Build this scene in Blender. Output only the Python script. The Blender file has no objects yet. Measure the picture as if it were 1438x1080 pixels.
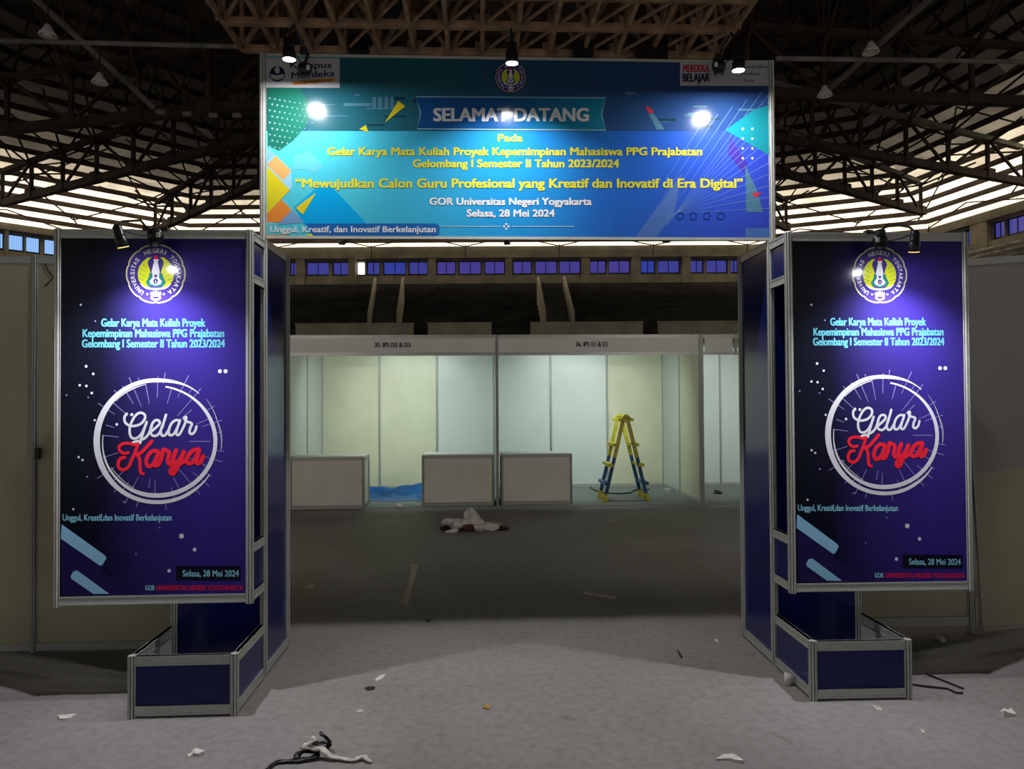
import bpy, math, random
from mathutils import Vector, Matrix
S = bpy.context.scene
COL = S.collection
PI = math.pi

# ------------------------------------------------------------------ camera
F_PX, PITCH, ROLL, CAM_H = 1021.53, 0.0163, -0.0059, 1.5674
cd = bpy.data.cameras.new('camera'); cam = bpy.data.objects.new('camera', cd); COL.objects.link(cam)
cd.sensor_width = 36; cd.lens = 36 * F_PX / 1438; cd.clip_end = 300
cam.matrix_world = (Matrix.Translation((0, 0, CAM_H)) @ Matrix.Rotation(PI / 2 + PITCH, 4, 'X') @ Matrix.Rotation(ROLL, 4, 'Z'))
S.camera = cam

# ------------------------------------------------------------------ world, sun, exposure
w = bpy.data.worlds.new('world'); S.world = w; w.use_nodes = True
bg = w.node_tree.nodes['Background']
wn = w.node_tree; wtc = wn.nodes.new('ShaderNodeTexCoord'); wsp = wn.nodes.new('ShaderNodeSeparateXYZ'); wr = wn.nodes.new('ShaderNodeValToRGB')
wmr = wn.nodes.new('ShaderNodeMath'); wmr.operation = 'MULTIPLY_ADD'; wmr.inputs[1].default_value = 0.5; wmr.inputs[2].default_value = 0.5
wn.links.new(wtc.outputs['Generated'], wsp.inputs[0]); wn.links.new(wsp.outputs[2], wmr.inputs[0]); wn.links.new(wmr.outputs[0], wr.inputs[0]); wn.links.new(wr.outputs[0], bg.inputs[0])
# the rest of the hall behind the camera: horizon band brightened as fill, dim roof above
for e, (p_, v_) in zip([wr.color_ramp.elements[0], wr.color_ramp.elements.new(0.49), wr.color_ramp.elements.new(0.53), wr.color_ramp.elements.new(0.60), wr.color_ramp.elements.new(0.70), wr.color_ramp.elements[-1]],
                       [(0, 0.05), (0.49, 0.4), (0.53, 1.0), (0.60, 0.30), (0.70, 0.10), (1, 0.07)]):
    e.position = p_; e.color = (v_, v_ * 0.96, v_ * 0.88, 1)
bg.inputs[1].default_value = 0.52
sd = bpy.data.lights.new('sun', 'SUN'); sd.energy = 8; sd.angle = 0.3; sd.color = (1, 0.91, 0.78)
sun = bpy.data.objects.new('sun', sd); COL.objects.link(sun); sun.rotation_euler = (0.12, 0.05, 0); sun.location = (0, 15, 40)
BOOTH_POWER = 23; BANNER_LAMP = 12.5; POSTER_LAMP = 84.0; POSTER_GLINT = 2.2; AISLE_FILL_POWER = 44
S.view_settings.view_transform = 'Standard'; S.view_settings.look = 'None'
S.view_settings.exposure = 0; S.view_settings.gamma = 1; S.view_settings.use_curve_mapping = False
S.cycles.use_denoising = True
S.cycles.max_bounces = 6
S.cycles.sample_clamp_indirect = 4

# ------------------------------------------------------------------ helpers
def ray(px, py):
    X, Y = px - 719, py - 540
    c, s = math.cos(ROLL), math.sin(ROLL)
    a, b = (X * c + Y * s) / F_PX, -(-X * s + Y * c) / F_PX
    c, s = math.cos(PITCH), math.sin(PITCH)
    return Vector((a, c - b * s, s + b * c))
EYE = Vector((0, 0, CAM_H))
def fl(px, py, z=0.0):                      # point of the horizontal plane z seen at a pixel of the photograph
    r = ray(px, py); return EYE + r * ((z - CAM_H) / r.z)
def aty(px, py, y):                         # point of the plane Y = y
    r = ray(px, py); return EYE + r * (y / r.y)

def mat(name, col, rough=0.5, spec=0.4, metal=0.0, noise=0.0, nscale=8.0, col2=None, bump=0.0, emit=None, estr=0.0, coat=0.0):
    m = bpy.data.materials.new(name); m.use_nodes = True
    nt = m.node_tree; b = nt.nodes['Principled BSDF']
    b.inputs['Base Color'].default_value = (*col, 1)
    b.inputs['Roughness'].default_value = rough
    b.inputs['Specular IOR Level'].default_value = spec
    b.inputs['Metallic'].default_value = metal
    b.inputs['Coat Weight'].default_value = coat
    if noise or col2:
        tc = nt.nodes.new('ShaderNodeTexCoord'); n = nt.nodes.new('ShaderNodeTexNoise')
        n.inputs['Scale'].default_value = nscale; n.inputs['Detail'].default_value = 6
        nt.links.new(tc.outputs['Object'], n.inputs['Vector'])
        r = nt.nodes.new('ShaderNodeValToRGB')
        c2 = col2 or tuple(max(0, c * (1 - noise)) for c in col)
        c1 = col if col2 else tuple(min(1, c * (1 + noise)) for c in col)
        r.color_ramp.elements[0].position = 0.35; r.color_ramp.elements[1].position = 0.65
        r.color_ramp.elements[0].color = (*c2, 1); r.color_ramp.elements[1].color = (*c1, 1)
        nt.links.new(n.outputs['Fac'], r.inputs['Fac']); nt.links.new(r.outputs['Color'], b.inputs['Base Color'])
        if bump:
            bp = nt.nodes.new('ShaderNodeBump'); bp.inputs['Strength'].default_value = bump; bp.inputs['Distance'].default_value = 0.01
            nt.links.new(n.outputs['Fac'], bp.inputs['Height']); nt.links.new(bp.outputs['Normal'], b.inputs['Normal'])
    if emit:
        b.inputs['Emission Color'].default_value = (*emit, 1); b.inputs['Emission Strength'].default_value = estr
    return m

def ramp_mat(name, axis_stops, rough=0.3, spec=0.4, nscale=2.0, namt=0.0, axis=0, length=1.0):
    """a print whose ink runs from one colour to another along its own x or z"""
    m = bpy.data.materials.new(name); m.use_nodes = True
    nt = m.node_tree; b = nt.nodes['Principled BSDF']
    b.inputs['Roughness'].default_value = rough; b.inputs['Specular IOR Level'].default_value = spec
    tc = nt.nodes.new('ShaderNodeTexCoord'); sp = nt.nodes.new('ShaderNodeSeparateXYZ')
    nt.links.new(tc.outputs['Object'], sp.inputs[0])
    mt = nt.nodes.new('ShaderNodeMath'); mt.operation = 'DIVIDE'; mt.inputs[1].default_value = length
    nt.links.new(sp.outputs[axis], mt.inputs[0])
    src = mt.outputs[0]
    if namt:
        n = nt.nodes.new('ShaderNodeTexNoise'); n.inputs['Scale'].default_value = nscale; n.inputs['Detail'].default_value = 3
        nt.links.new(tc.outputs['Object'], n.inputs['Vector'])
        a = nt.nodes.new('ShaderNodeMath'); a.operation = 'MULTIPLY_ADD'; a.inputs[1].default_value = namt; a.inputs[2].default_value = -namt / 2
        nt.links.new(n.outputs['Fac'], a.inputs[0])
        ad = nt.nodes.new('ShaderNodeMath'); ad.operation = 'ADD'
        nt.links.new(src, ad.inputs[0]); nt.links.new(a.outputs[0], ad.inputs[1]); src = ad.outputs[0]
    r = nt.nodes.new('ShaderNodeValToRGB')
    els = r.color_ramp.elements
    while len(els) < len(axis_stops): els.new(0.5)
    for e, (p, c) in zip(els, axis_stops): e.position = p; e.color = (*c, 1)
    nt.links.new(src, r.inputs['Fac']); nt.links.new(r.outputs['Color'], b.inputs['Base Color'])
    return m

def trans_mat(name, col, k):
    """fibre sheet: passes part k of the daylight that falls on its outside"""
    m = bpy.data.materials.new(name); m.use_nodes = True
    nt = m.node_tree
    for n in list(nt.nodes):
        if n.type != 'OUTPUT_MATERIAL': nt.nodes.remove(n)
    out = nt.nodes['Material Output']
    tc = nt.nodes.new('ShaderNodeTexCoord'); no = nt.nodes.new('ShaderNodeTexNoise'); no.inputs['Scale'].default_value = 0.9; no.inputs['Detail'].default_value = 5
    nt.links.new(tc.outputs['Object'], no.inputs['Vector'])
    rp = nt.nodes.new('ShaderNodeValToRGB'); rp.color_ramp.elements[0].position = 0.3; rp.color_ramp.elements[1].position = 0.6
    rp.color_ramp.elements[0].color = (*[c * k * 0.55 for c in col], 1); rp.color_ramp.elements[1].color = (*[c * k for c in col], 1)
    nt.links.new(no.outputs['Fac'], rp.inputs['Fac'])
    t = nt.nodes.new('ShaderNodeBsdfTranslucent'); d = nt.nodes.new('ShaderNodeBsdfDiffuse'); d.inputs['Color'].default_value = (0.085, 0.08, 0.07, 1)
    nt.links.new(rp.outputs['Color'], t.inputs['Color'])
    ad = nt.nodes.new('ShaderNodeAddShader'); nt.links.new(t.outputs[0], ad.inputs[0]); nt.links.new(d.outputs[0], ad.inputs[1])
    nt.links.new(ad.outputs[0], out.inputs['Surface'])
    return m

class MB:
    def __init__(s): s.v = []; s.f = []; s.m = []; s.mats = []
    def mi(s, m):
        if m not in s.mats: s.mats.append(m)
        return s.mats.index(m)
    def add(s, vs, fs, m):
        o = len(s.v); s.v += [tuple(v) for v in vs]; k = s.mi(m)
        for f in fs: s.f.append([i + o for i in f]); s.m.append(k)
    def box(s, x0, x1, y0, y1, z0, z1, m):
        s.add([(x0, y0, z0), (x1, y0, z0), (x1, y1, z0), (x0, y1, z0), (x0, y0, z1), (x1, y0, z1), (x1, y1, z1), (x0, y1, z1)],
              [(0, 3, 2, 1), (4, 5, 6, 7), (0, 1, 5, 4), (1, 2, 6, 5), (2, 3, 7, 6), (3, 0, 4, 7)], m)
    def hexa(s, p, m):                       # eight corners, bottom ring then top ring
        s.add(p, [(0, 3, 2, 1), (4, 5, 6, 7), (0, 1, 5, 4), (1, 2, 6, 5), (2, 3, 7, 6), (3, 0, 4, 7)], m)
    def bar(s, a, b, w, h, m, up=(0, 0, 1)):
        a, b = Vector(a), Vector(b); d = (b - a).normalized(); up = Vector(up)
        if abs(d.dot(up)) > 0.98: up = Vector((0, 1, 0))
        x = d.cross(up).normalized() * (w / 2); y = x.cross(d).normalized() * (h / 2)
        s.hexa([a - x - y, a + x - y, b + x - y, b - x - y, a - x + y, a + x + y, b + x + y, b - x + y], m)
    def tube(s, pts, r, m, n=8, rs=None, caps=True):
        pts = [Vector(p) for p in pts]; o = len(s.v); k = s.mi(m); prev = None
        for i, p in enumerate(pts):
            d = (pts[min(i + 1, len(pts) - 1)] - pts[max(i - 1, 0)]).normalized()
            if prev is None:
                u = d.orthogonal().normalized()
            else:
                u = (prev - d * prev.dot(d)); u = u.normalized() if u.length > 1e-6 else d.orthogonal().normalized()
            prev = u; v = d.cross(u); rr = rs[i] if rs else r
            for j in range(n):
                a = 2 * PI * j / n; s.v.append(tuple(p + u * (rr * math.cos(a)) + v * (rr * math.sin(a))))
        for i in range(len(pts) - 1):
            for j in range(n):
                s.f.append([o + i * n + j, o + i * n + (j + 1) % n, o + (i + 1) * n + (j + 1) % n, o + (i + 1) * n + j]); s.m.append(k)
        if caps:
            s.f.append([o + j for j in range(n)][::-1]); s.m.append(k)
            q = o + (len(pts) - 1) * n; s.f.append([q + j for j in range(n)]); s.m.append(k)
    def prism(s, ring, z0, z1, m):           # ring of (x, y)
        n = len(ring); vs = [(x, y, z0) for x, y in ring] + [(x, y, z1) for x, y in ring]
        s.add(vs, [tuple(range(n))[::-1], tuple(range(n, 2 * n))] + [(i, (i + 1) % n, n + (i + 1) % n, n + i) for i in range(n)], m)
    def build(s, name, parent=None, smooth=False, loc=None):
        me = bpy.data.meshes.new(name); me.from_pydata(s.v, [], s.f)
        for m in s.mats: me.materials.append(m)
        me.polygons.foreach_set('material_index', s.m)
        if smooth: me.polygons.foreach_set('use_smooth', [True] * len(s.f))
        me.update()
        o = bpy.data.objects.new(name, me); COL.objects.link(o)
        if parent: o.parent = parent
        if loc: o.location = loc
        return o

def tag(o, label=None, cat=None, group=None, kind=None):
    if label: o['label'] = label
    if cat: o['category'] = cat
    if group: o['group'] = group
    if kind: o['kind'] = kind
    return o
def thing(name, label, cat, loc=(0, 0, 0), rz=0.0, group=None):
    o = bpy.data.objects.new(name, None); COL.objects.link(o); o.empty_display_size = 0.1
    o.location = loc; o.rotation_euler = (0, 0, rz)
    return tag(o, label, cat, group)

# ------------------------------------------------------------------ materials
ALU = mat('anodised_aluminium', (0.47, 0.48, 0.45), 0.42, 0.5, 0.3, noise=0.06, nscale=30)
GROOVE = mat('aluminium_groove', (0.06, 0.06, 0.055), 0.6)
BLUE = mat('blue_laminate', (0.006, 0.013, 0.115), 0.14, 0.32, noise=0.08, nscale=3)
WHITEP = mat('white_laminate', (0.62, 0.67, 0.645), 0.3, 0.4, noise=0.03, nscale=2)
CREAMP = mat('cream_laminate', (0.63, 0.635, 0.475), 0.32, 0.4, noise=0.05, nscale=2)
PARTP = mat('old_cream_laminate', (0.50, 0.475, 0.33), 0.4, 0.3, noise=0.09, nscale=1.6)
PARTG = mat('grey_laminate', (0.40, 0.39, 0.36), 0.4, 0.3, noise=0.06, nscale=1.3)
COUNTER = mat('counter_front', (0.80, 0.76, 0.67), 0.4, 0.3, noise=0.04, nscale=3)
COUNTTOP = mat('counter_top', (0.68, 0.70, 0.66), 0.3, 0.4)
FASCIA = mat('fascia_board', (0.72, 0.74, 0.71), 0.45, 0.3, noise=0.04, nscale=2)
BLACK = mat('black_plastic', (0.012, 0.012, 0.013), 0.35, 0.4)
INKBLACK = mat('black_lettering', (0.01, 0.01, 0.01), 0.5)
STEEL = mat('roof_steel', (0.055, 0.042, 0.035), 0.7, 0.2, noise=0.3, nscale=2)
PALESTEEL = mat('pale_green_steel', (0.20, 0.20, 0.155), 0.6, 0.3, noise=0.3, nscale=3)
RUST = mat('rust_brown_steel', (0.36, 0.235, 0.16), 0.75, 0.2, noise=0.35, nscale=3)
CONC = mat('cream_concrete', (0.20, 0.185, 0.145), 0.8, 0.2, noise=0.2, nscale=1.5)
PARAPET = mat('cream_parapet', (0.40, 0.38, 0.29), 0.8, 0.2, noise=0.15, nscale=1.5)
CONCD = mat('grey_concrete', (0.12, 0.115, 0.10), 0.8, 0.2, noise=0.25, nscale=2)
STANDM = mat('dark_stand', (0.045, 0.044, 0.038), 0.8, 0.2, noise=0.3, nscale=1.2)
SEATM = mat('glossy_seat_row', (0.20, 0.19, 0.18), 0.25, 0.5, noise=0.5, nscale=3)
LENS = mat('lit_lens', (1, 1, 1), 0.4, emit=(1.0, 0.99, 0.97), estr=14)
LENSC = mat('dimmer_lit_lens', (1, 1, 1), 0.4, emit=(1.0, 0.99, 0.97), estr=5)
LENSW = mat('warm_lens', (1, 0.85, 0.5), 0.4, emit=(1.0, 0.62, 0.22), estr=1.6)
LAMPWHITE = mat('white_enamel', (0.88, 0.88, 0.85), 0.35, 0.4)
PAPER = mat('white_paper', (0.66, 0.65, 0.61), 0.7, 0.2, noise=0.08, nscale=30)
TAPE = mat('grey_white_tape', (0.50, 0.47, 0.42), 0.6, 0.2, noise=0.2, nscale=20)
PINK = mat('pinkish_paper', (0.34, 0.26, 0.23), 0.7, 0.2, noise=0.2, nscale=30)
PLAST = mat('pale_plastic_film', (0.74, 0.69, 0.67), 0.35, 0.4, noise=0.2, nscale=14)
MAROON = mat('maroon_film', (0.09, 0.035, 0.03), 0.5, 0.3, noise=0.4, nscale=14)
DARKREF = mat('dark_refuse', (0.022, 0.02, 0.018), 0.6, 0.3)
YELLOWL = mat('yellow_paint', (0.52, 0.45, 0.035), 0.45, 0.4, noise=0.15, nscale=20)
BLUEL = mat('blue_paint', (0.02, 0.085, 0.21), 0.45, 0.4, noise=0.2, nscale=20)
TARP = mat('blue_tarpaulin', (0.008, 0.12, 0.36), 0.4, 0.4, col2=(0.006, 0.06, 0.20), nscale=3)
ORANGEB = mat('orange_scrap', (0.45, 0.25, 0.06), 0.6)

# floor: worn grey cement with stains
FLOOR = mat('worn_cement', (0.30, 0.27, 0.245), 0.62, 0.3)
nt = FLOOR.node_tree; b = nt.nodes['Principled BSDF']
tc = nt.nodes.new('ShaderNodeTexCoord')
def nz(scale, detail, lo, hi, c0, c1, dist=0.0):
    n = nt.nodes.new('ShaderNodeTexNoise'); n.inputs['Scale'].default_value = scale; n.inputs['Detail'].default_value = detail; n.inputs['Distortion'].default_value = dist
    r = nt.nodes.new('ShaderNodeValToRGB'); r.color_ramp.elements[0].position = lo; r.color_ramp.elements[1].position = hi
    r.color_ramp.elements[0].color = (*c0, 1); r.color_ramp.elements[1].color = (*c1, 1)
    nt.links.new(tc.outputs['Object'], n.inputs['Vector']); nt.links.new(n.outputs['Fac'], r.inputs['Fac']); return r, n
r1, n1 = nz(0.9, 7, 0.35, 0.7, (0.245, 0.228, 0.218), (0.31, 0.295, 0.285), 0.4)
r2, n2 = nz(22, 4, 0.3, 0.6, (0.80, 0.79, 0.78), (1, 1, 1))
r3, n3 = nz(3.3, 8, 0.64, 0.76, (1, 1, 1), (0.72, 0.69, 0.66), 1.2)
mx = nt.nodes.new('ShaderNodeMixRGB'); mx.blend_type = 'MULTIPLY'; mx.inputs[0].default_value = 1
mx2 = nt.nodes.new('ShaderNodeMixRGB'); mx2.blend_type = 'MULTIPLY'; mx2.inputs[0].default_value = 1
nt.links.new(r1.outputs[0], mx.inputs[1]); nt.links.new(r2.outputs[0], mx.inputs[2])
nt.links.new(mx.outputs[0], mx2.inputs[1]); nt.links.new(r3.outputs[0], mx2.inputs[2])
nt.links.new(mx2.outputs[0], b.inputs['Base Color'])
bp = nt.nodes.new('ShaderNodeBump'); bp.inputs['Strength'].default_value = 0.1; bp.inputs['Distance'].default_value = 0.004
nt.links.new(n2.outputs['Fac'], bp.inputs['Height']); nt.links.new(bp.outputs['Normal'], b.inputs['Normal'])

def flat(name, col, rough=0.3, spec=0.4):
    return mat('print_' + name, col, rough, spec)

# ------------------------------------------------------------------ 1. hall: floor, walls, windows, roof
m = MB(); m.box(-34, 34, -12, 46, -0.15, 0, FLOOR); tag(m.build('floor'), kind='structure')

EZ = 9.45                                   # eave height
CL3, CL2, CL1 = Vector((-30, 14)), Vector((-24.6, 30.0)), Vector((-17.3, 38.0))
CR1, CR2, CR3, CR4 = Vector((12.5, 38.0)), Vector((20.0, 34.4)), Vector((21.6, 26.5)), Vector((24, 9))
CB1, CB2 = Vector((20, -9)), Vector((-22, -9))
APEX = Vector((-1, 13, 18.6))
WIN_Z0, WIN_Z1 = 7.93, 8.68
winno = [0]
PANE_BLUE = [mat('blue_lit_pane', (0.02, 0.02, 0.08), 0.3, emit=(0.055, 0.058, 0.34), estr=0.75),
             mat('violet_lit_pane', (0.02, 0.02, 0.08), 0.3, emit=(0.075, 0.055, 0.33), estr=0.75),
             mat('deep_blue_lit_pane', (0.02, 0.02, 0.08), 0.3, emit=(0.028, 0.045, 0.30), estr=1.0)]
PANE_SKY = mat('open_daylight_pane', (0.5, 0.5, 0.5), 0.3, emit=(1.0, 0.98, 0.93), estr=5.0)
PANE_PALE = mat('pale_curtained_pane', (0.1, 0.1, 0.1), 0.3, emit=(0.27, 0.50, 0.90), estr=1.1)
FRAMEM = mat('dark_window_frame', (0.02, 0.02, 0.03), 0.5)
def wall_hit(px, A, B):                     # distance along wall A-B met by the ray of a pixel column
    r = ray(px, 375); d = (B - A).normalized()
    n = Vector((-d.y, d.x)); t = n.dot(A) / n.dot(Vector((r.x, r.y)))
    return (Vector((r.x, r.y)) * t - A).dot(d)
def wall(name, A, B, wins, piers, z0=WIN_Z0, z1=WIN_Z1, top=EZ - 0.05):
    d = (B - A).normalized(); L = (B - A).length; n = Vector((-d.y, d.x))      # n points out of the hall
    def P(s, o, z): q = A + d * s + n * o; return (q.x, q.y, z)
    mb = MB()
    def blk(s0, s1, o0, o1, za, zb, mm):
        mb.hexa([P(s0, o0, za), P(s1, o0, za), P(s1, o1, za), P(s0, o1, za), P(s0, o0, zb), P(s1, o0, zb), P(s1, o1, zb), P(s0, o1, zb)], mm)
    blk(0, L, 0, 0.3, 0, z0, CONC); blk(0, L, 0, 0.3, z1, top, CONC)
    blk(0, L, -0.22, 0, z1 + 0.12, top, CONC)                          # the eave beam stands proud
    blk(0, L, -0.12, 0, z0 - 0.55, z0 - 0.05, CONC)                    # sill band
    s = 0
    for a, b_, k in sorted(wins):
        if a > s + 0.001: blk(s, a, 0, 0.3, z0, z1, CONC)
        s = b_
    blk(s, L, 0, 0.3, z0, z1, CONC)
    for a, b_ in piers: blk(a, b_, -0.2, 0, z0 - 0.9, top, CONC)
    tag(mb.build(name), kind='structure')
    for i, (a, b_, k) in enumerate(sorted(wins)):
        winno[0] += 1
        fr = MB(); mb = fr
        t = 0.045
        blk(a, b_, 0.12, 0.2, z0, z0 + 0.1, FRAMEM); blk(a, b_, 0.12, 0.2, z1 - t, z1, FRAMEM)
        blk(a, a + t, 0.12, 0.2, z0, z1, FRAMEM); blk(b_ - t, b_, 0.12, 0.2, z0, z1, FRAMEM)
        if k < 10: blk((a + b_) / 2 - 0.02, (a + b_) / 2 + 0.02, 0.12, 0.2, z0, z1, FRAMEM)
        f = tag(fr.build('window_%d' % winno[0]), kind='structure')
        pn = MB(); mb = pn
        pm_ = PANE_SKY if k == 10 else PANE_PALE if k == 11 else PANE_BLUE[k]
        if k == 11:
            nq = 7
            for q in range(nq):
                s0 = a + (b_ - a) * q / nq; s1 = a + (b_ - a) * (q + 0.86) / nq
                blk(s0, s1, 0.15, 0.16, z0, z1, pm_)
            blk(a, b_, 0.17, 0.18, z0, z1, PANE_BLUE[0])
        else: blk(a, b_, 0.15, 0.165, z0, z1, pm_)
        pn.build('pane', f)
random.seed(3)
bw = [(406.7, 416), (429.6, 462), (466.8, 489), (501, 512.5), (514.6, 533.5), (538, 570), (573.6, 600.5), (613, 640), (644, 676), (680, 709),
      (720, 747), (751, 782.6), (785, 815.5), (828.5, 851.5), (854.5, 885), (900, 920), (923.6, 955), (969.7, 988), (991.7, 1022), (1026, 1037)]
wins = [(wall_hit(a, CL1, CR1), wall_hit(b_, CL1, CR1), 10 if a == 501 else (1 if 600 < a < 900 else random.choice([0, 2, 0]))) for a, b_ in bw]
piers = [(wall_hit(a, CL1, CR1), wall_hit(b_, CL1, CR1)) for a, b_ in [(417, 429), (490, 500.5), (601.5, 612.5), (709.5, 719.5), (816, 828), (886, 899), (957, 969), (1037.5, 1050)]]
wall('wall_back', CL1, CR1, wins, piers)
wl = [(wall_hit(a, CL2, CL1), wall_hit(b_, CL2, CL1), 11) for a, b_ in [(-22, 6), (11, 34), (36, 57), (62, 80)]]
wall('wall_left', CL2, CL1, wl, [(wall_hit(6.5, CL2, CL1), wall_hit(10.5, CL2, CL1))], 8.2, 8.98)
wall('wall_right_back', CR1, CR2, [(2, 3.6, 0), (4, 5.6, 2)], [])
LR = (CR3 - CR2).length
wall('wall_right', CR2, CR3, [(wall_hit(1356, CR2, CR3), wall_hit(1368, CR2, CR3), 2), (wall_hit(1394, CR2, CR3), wall_hit(1411, CR2, CR3), 0), (wall_hit(1413, CR2, CR3), min(LR - 0.1, wall_hit(1440, CR2, CR3)), 0)],
     [(wall_hit(1368, CR2, CR3), wall_hit(1392, CR2, CR3))], 8.15, 8.9)
wall('wall_far_left', CL3, CL2, [], []); wall('wall_far_right', CR3, CR4, [], [])

corners = [CL3, CL2, CL1, CR1, CR2, CR3, CR4, CB1, CB2]
ROW = 0.767 / 27.0
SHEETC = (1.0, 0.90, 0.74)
SKY = [trans_mat('roof_sheet_' + n_, SHEETC, k_) for n_, k_ in (('clear', 1.0), ('light_fade_1', 0.75), ('light_fade_2', 0.46), ('light_fade_3', 0.24), ('light_fade_4', 0.12), ('light_fade_5', 0.045), ('light_fade_6', 0.018), ('light_fade_7', 0.006), ('opaque', 0.0015))]  # translucency stepped down row by row to paint daylight fading above the eaves
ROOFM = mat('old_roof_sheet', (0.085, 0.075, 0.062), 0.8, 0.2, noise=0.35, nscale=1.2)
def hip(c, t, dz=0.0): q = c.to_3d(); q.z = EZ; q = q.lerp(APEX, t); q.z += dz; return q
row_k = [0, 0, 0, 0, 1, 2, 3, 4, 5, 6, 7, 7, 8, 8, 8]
m = MB()
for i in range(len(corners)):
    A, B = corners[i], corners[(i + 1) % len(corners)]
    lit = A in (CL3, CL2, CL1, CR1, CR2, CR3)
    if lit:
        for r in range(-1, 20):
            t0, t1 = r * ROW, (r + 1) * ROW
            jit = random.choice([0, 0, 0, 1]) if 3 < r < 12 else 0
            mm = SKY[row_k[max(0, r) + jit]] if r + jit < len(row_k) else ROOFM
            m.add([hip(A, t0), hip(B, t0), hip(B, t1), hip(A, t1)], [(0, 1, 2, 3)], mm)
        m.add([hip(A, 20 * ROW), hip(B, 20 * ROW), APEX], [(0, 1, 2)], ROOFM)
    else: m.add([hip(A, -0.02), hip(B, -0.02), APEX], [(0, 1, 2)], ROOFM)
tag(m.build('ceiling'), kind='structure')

facname = {0: 'far left', 1: 'left', 2: 'back', 3: 'right back', 4: 'right', 5: 'far right'}
for i in range(0, 6):
    A, B = corners[i], corners[i + 1]
    for r in range(0, 19):
        a, b_ = hip(A, r * ROW, -0.11), hip(B, r * ROW, -0.11)
        mb = MB(); mb.bar(a, b_, 0.09, 0.2 if r else 0.1, STEEL)
        tag(mb.build('roof_purlin'), 'dark steel purlin running under the %s roof slope' % facname[i], 'purlin', 'purlins of the %s roof slope' % facname[i])

# lattice girders that run from the columns towards the middle of the hall
CEN = Vector((-1, 17.6))
def roof_z(x, y):
    best = 0
    for i in range(len(corners)):
        A, B = corners[i], corners[(i + 1) % len(corners)]
        n = (B.to_3d() + Vector((0, 0, EZ)) - APEX).cross(A.to_3d() + Vector((0, 0, EZ)) - APEX)
        z = APEX.z - (n.x * (x - APEX.x) + n.y * (y - APEX.y)) / n.z
        if best == 0 or z < best: best = z
    return best
def girder(p, label, top_m, depth=1.25, zb=9.2, stop=5.0):
    p = Vector(p); d = CEN - p; L = d.length - stop; d.normalize(); side = Vector((-d.y, d.x))
    t = thing('roof_girder', label, 'truss', (p.x, p.y, zb))
    def Q(s, dz, o=0.0): q = d * s + side * o; return Vector((q.x, q.y, dz))
    lo = MB(); lo.bar(Q(0, 0), Q(L, 0), 0.24, 0.24, STEEL); lo.build('lower_chord', t)
    up = MB(); up.bar(Q(0.2, depth), Q(L, depth + 0.5), 0.2, 0.16, top_m); up.build('upper_chord', t)
    wb = MB(); n = max(4, int(L / 1.9))
    for i in range(n + 1):
        s = L * i / n; h = depth + 0.5 * s / L
        wb.bar(Q(s, 0), Q(s, h), 0.11, 0.11, STEEL)
        wb.bar(Q(s - 0.2, 0.06), Q(s + 0.2, 0.06), 0.3, 0.34, STEEL)
        if i < n: wb.bar(Q(s, h) if i % 2 else Q(s, 0), Q(s + L / n, 0) if i % 2 else Q(s + L / n, h + 0.5 / n), 0.08, 0.08, STEEL)
    wb.build('web', t)
    br = MB()
    for i in range(0, n + 1):
        s = L * i / n
        for o in (-2.4, -1.0, 1.0, 2.4):
            q = Q(s + random.uniform(-0.8, 0.8), 0, o) + Vector((p.x, p.y, 0)); rz = roof_z(q.x, q.y) - zb - 0.12
            if rz > 0.3: br.bar(Q(s, depth * 0.9), Vector((q.x - p.x, q.y - p.y, rz)), 0.055, 0.055, STEEL)
    br.build('brace_rods', t)
random.seed(5)
girder((17.2, 30.4), 'dark lattice girder rising left above the second round fitting of the right poster', PALESTEEL)
girder((18.6, 26.2), 'lattice girder with pale upper chord beside the blue windows at right', PALESTEEL)
girder((20.0, 19.5), 'lattice girder at the upper right edge of the roof', STEEL)
girder((-19.8, 28.2), 'lattice girder crossing the bright roof above the left poster', STEEL)
girder((-16.2, 33.0), 'lattice girder meeting the roof corner above the left poster lamp', STEEL)
girder((-20.5, 21.8), 'lattice girder at the upper left edge of the roof', STEEL)
girder((-8.3, 35.6), 'lattice girder behind the left end of the entrance banner', STEEL)
girder((-0.2, 35.8), 'lattice girder behind the middle of the entrance banner', STEEL)
girder((7.6, 35.6), 'lattice girder behind the right end of the entrance banner', STEEL)
girder((12.6, 33.2), 'lattice girder just right of the entrance banner', STEEL)
# light zig-zag bracing just under the sheets of each slope
for i in range(1, 5):
    A, B = corners[i], corners[i + 1]; L = (B - A).length; n = max(2, int(L / 2.4)); mb = MB()
    for q in range(n):
        for r0, r1 in ((0, 2), (2, 5), (5, 9)):
            f0, f1 = q / n, (q + 1) / n
            if (q + r0) % 2: f0, f1 = f1, f0
            a = hip(A, max(r0, 0.7) * ROW, -0.3).lerp(hip(B, max(r0, 0.7) * ROW, -0.3), f0); b_ = hip(A, r1 * ROW, -0.3).lerp(hip(B, r1 * ROW, -0.3), f1)
            mb.bar(a, b_, 0.045, 0.045, STEEL)
            c = hip(A, max(r0, 0.7) * ROW, -0.2).lerp(hip(B, max(r0, 0.7) * ROW, -0.2), f0); e = hip(A, (r0 + 1) * ROW, -1.0).lerp(hip(B, (r0 + 1) * ROW, -1.0), f0)
            mb.bar(c, e, 0.045, 0.045, STEEL)
    tag(mb.build('bracing_rods'), 'thin zigzag steel bracing under the %s roof slope' % facname[i], 'bracing')

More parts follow.
